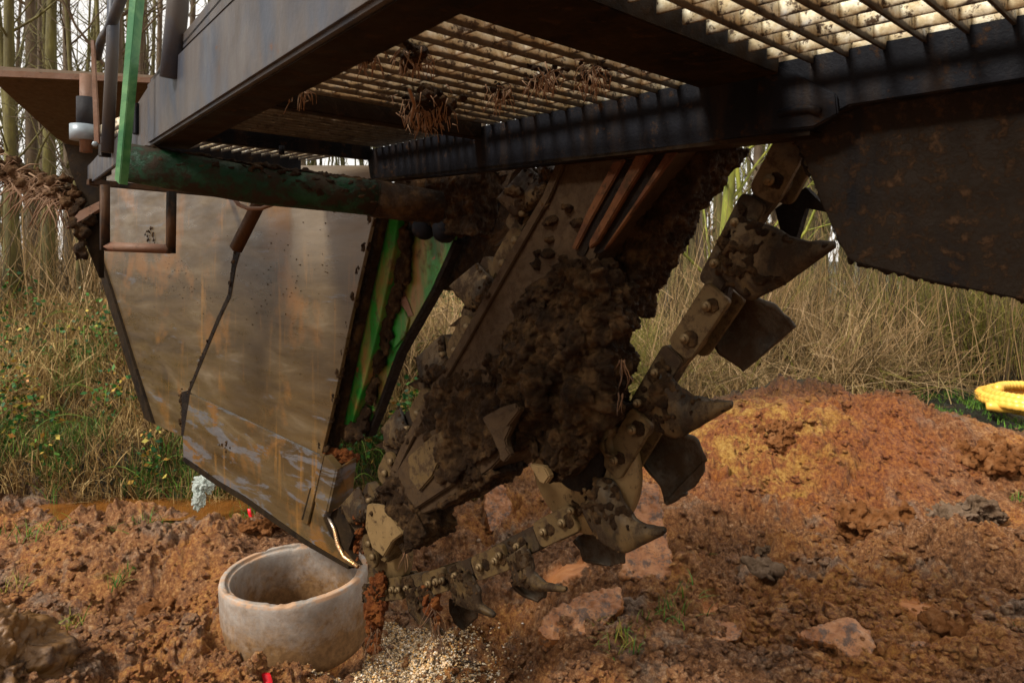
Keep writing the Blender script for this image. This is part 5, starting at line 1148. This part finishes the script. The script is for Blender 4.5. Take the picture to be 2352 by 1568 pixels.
# second, hazier row of scrub that reads as one mass
mb = MB(); rg = np.random.default_rng(77); n = 9000; Xs = rg.uniform(-11, 10, n); Ys = rg.uniform(10.0, 13.5, n); Zs = H(Xs, Ys)
D = np.c_[rg.normal(0, .45, n), rg.normal(0, .3, n), np.ones(n)]
stems(mb, np.c_[Xs, Ys, Zs], D, rg.uniform(.5, 2.0, n), rg.uniform(.003, .007, n), np.clip(rg.normal(.5, .25, n), 0, 1), rg.uniform(0, .5, n), 7, rg)
n = 800; Xs = rg.uniform(.1, 7.6, n); Ys = rg.uniform(8.6, 10.8, n); D = np.c_[rg.normal(0, .17, n), rg.normal(0, .12, n), np.ones(n)]
stems(mb, np.c_[Xs, Ys, H(Xs, Ys)], D, rg.uniform(1.2, 3.2, n), rg.uniform(.005, .010, n), np.clip(rg.normal(.22, .22, n), 0, 1), rg.uniform(0, .2, n), 8, rg)
n = 700; Xs = rg.uniform(-9, -2, n); Ys = rg.uniform(8.8, 10.8, n); D = np.c_[rg.normal(0, .3, n), rg.normal(0, .2, n), np.ones(n)]
stems(mb, np.c_[Xs, Ys, H(Xs, Ys)], D, rg.uniform(.6, 2.2, n), rg.uniform(.004, .009, n), np.clip(rg.normal(.35, .25, n), 0, 1), rg.uniform(0, .5, n), 8, rg)
mb.build('scrub', M_stem, label='belt of thin bare brushwood at the edge of the wood', cat='brushwood', kind='stuff')

# ---------------------------------------------------------------- trees
def bark(name, a, b, c):
    m, nt, bs = new_mat(name); v = coords(nt, 0, (1, 1, .25))
    col = ramp(nt, noise(nt, v, 9, 7, .65), [(.3, a), (.5, b), (.7, c)]); nt.links.new(col, bs.inputs['Base Color']); bs.inputs['Roughness'].default_value = .85
    bump(nt, bs, noise(nt, v, 40, 6, .7), .6, .02); return m
M_barkg = bark('grey_green_bark', (.04, .032, .014), (.085, .072, .026), (.15, .135, .045))
M_barkb = bark('brown_bark', (.04, .028, .018), (.085, .06, .036), (.14, .105, .07))
M_moss = bark('mossy_bark', (.06, .07, .01), (.17, .18, .02), (.30, .30, .04))
def make_tree(name, hgt, r0, seed, mat, nbr=16, lowest=.25, lean=(0, 0), wob=.12, twigs=3, blen=1.6):
    rg = np.random.default_rng(seed); k = 16; t = np.linspace(0, 1, k)
    ax = np.c_[lean[0] * t + wob * np.sin(t * rg.uniform(3, 6) + rg.uniform(0, 6)) * t, lean[1] * t + wob * np.sin(t * 5 + rg.uniform(0, 6)) * t, hgt * t - .1]
    root = bpy.data.objects.new(name, None); COL.objects.link(root)
    mb = MB(); mb.tube(ax, r0 * (1 - .8 * t) * (1 + .35 * np.exp(-t * 30)), 9); mb.build('trunk', mat, root)
    mb = MB()
    for b in range(nbr):
        s = rg.uniform(lowest, .97); p = np.array([np.interp(s, t, ax[:, q]) for q in range(3)]); a = rg.uniform(0, 6.28); L = blen * (1.15 - s) * rg.uniform(.6, 1.3); rb = r0 * (1 - .8 * s) * .35
        d = np.array([math.cos(a), math.sin(a), rg.uniform(.4, 1.3)]); d /= np.linalg.norm(d); tt = np.linspace(0, 1, 7)[:, None]
        pts = p + d * L * tt + np.c_[np.zeros((7, 2)), (.25 * L * tt ** 2).ravel()] + rg.normal(0, .02 * L, (7, 3)) * tt; mb.tube(pts, np.linspace(rb, rb * .2, 7), 4, .5, False)
        for w_ in range(twigs):
            i = rg.integers(2, 7); q0 = pts[i]; d2 = d + rg.normal(0, .7, 3); d2 /= np.linalg.norm(d2); L2 = L * rg.uniform(.2, .55); t3 = np.linspace(0, 1, 4)[:, None]
            pt = q0 + d2 * L2 * t3 + rg.normal(0, .03 * L2, (4, 3)) * t3; mb.tube(pt, np.linspace(rb * .35, rb * .12, 4), 3, .5, False)
            for w3 in range(2):
                d3 = d2 + rg.normal(0, .7, 3); L3 = L2 * .5; q1 = pt[rg.integers(1, 4)]; mb.tube([q1, q1 + d3 * L3 * .5, q1 + d3 * L3], [rb * .14, rb * .1, rb * .06], 3, .5, False)
    mb.build('branches', mat, root, kind='stuff'); return root
def place(root, x, y, rz=0, s=1, lab=None, group=None, copy=True):
    o = root
    if copy:
        o = root.copy(); COL.objects.link(o)
        for ch in root.children:
            c = ch.copy(); COL.objects.link(c); c.parent = o
    o.location = (x, y, gz(x, y) - .1); o.rotation_euler = (0, 0, rz); o.scale = (s, s, s); tag(o, lab, 'tree', group); return o
GRP = 'slender bare trees of the wood'
LABW = 'slender bare trunk among many alike in the wood behind the clearing'
protos = [make_tree('tree', 13 + i, .075 + .012 * (i % 4), 200 + i, (M_barkg, M_barkb)[i % 2], 22, .12, (rng.normal(0, .3), 0), .15) for i in range(7)]
# trees one can tell apart: (pixel column, distance, radius, lean, label)
spec = [(22, 9.9, .085, (.15, 0), 'thick grey-green trunk at the far left frame edge', M_barkg), (48, 10.3, .065, (-.9, 0), 'leaning trunk crossing the leftmost thick trunk', M_barkg),
        (112, 10.5, .095, (.05, 0), 'forked stout trunk left of the steel uprights', M_barkg), (160, 11, .065, (-.1, 0), 'straight brown trunk just right of the forked stout one', M_barkb),
        (272, 10.2, .11, (-.1, 0), 'stout brown trunk seen between the two walkway posts', M_barkb), (326, 11.5, .055, (.05, 0), 'thin trunk right of the green upright', M_barkb), (186, 10, .035, (-.6, 0), 'bent thin tree between brown trunk and pipe clamp', M_barkg)]
for i, (px, Yd, r_, ln, lab, mt) in enumerate(spec):
    place(make_tree('tree', 12, r_, 300 + i, mt, 24, .1, ln, .12, 4, 1.8), (px - CX) / FX * Yd, Yd, 0, 1, lab, None, False)
place(make_tree('mossy_tree', 7.5, .10, 400, M_moss, 34, .03, (.75, .2), .08, 4, 2.4), (1636 - CX) / FX * 9.6, 9.6, 0, 1, 'bright yellow-green mossy leaning tree seen between the boom and the return chain', None, False)
place(make_tree('mossy_tree', 8, .05, 401, M_moss, 18, .1, (-.5, .1), .1, 3, 1.6), (1730 - CX) / FX * 11.2, 11.2, 0, 1, 'thinner mossy tree right behind the bright leaning one', None, False)
pl_rng = random.Random(12); used_first = [False] * 7
for k in range(125):
    Yd = 12.5 + 15 * pl_rng.random() ** 1.0; t = pl_rng.uniform(-.9, .9)
    if pl_rng.random() < .5: t = pl_rng.choice([pl_rng.uniform(-.82, -.42), pl_rng.uniform(.14, .42)])
    i = k % 7; place(protos[i], t * Yd, Yd, pl_rng.uniform(0, 6.28), pl_rng.uniform(.75, 1.15), LABW, GRP, used_first[i]); used_first[i] = True
# far wood reading as one mass
mb = MB(); rg = np.random.default_rng(5); n = 420; Ys = rg.uniform(26, 50, n); Xs = rg.uniform(-1.0, 1.0, n) * Ys; D = np.c_[rg.normal(0, .03, n), rg.normal(0, .03, n), np.ones(n)]
stems(mb, np.c_[Xs, Ys, H(Xs, Ys)], D, rg.uniform(10, 16, n), rg.uniform(.05, .14, n), rg.uniform(0, 1, n), np.zeros(n), 6, rg)
n = 6500; Ys = rg.uniform(18, 42, n); Xs = rg.uniform(-1.0, 1.0, n) * Ys; D = np.c_[rg.normal(0, .5, n), rg.normal(0, .5, n), np.ones(n)]
stems(mb, np.c_[Xs, Ys, rg.uniform(.5, 9, n)], D, rg.uniform(.8, 2.4, n), rg.uniform(.008, .02, n), rg.uniform(0, 1, n), np.zeros(n), 4, rg)
M_far = var_mat('far_wood', [(0, (.04, .034, .015)), (.5, (.085, .08, .03)), (1, (.14, .12, .06))], .9, 2)
mb.build('far_wood', M_far, label='distant bare wood behind the nearer trunks', cat='wood', kind='stuff')
print('verts', sum(len(o.data.vertices) for o in bpy.data.objects if o.type == 'MESH'))
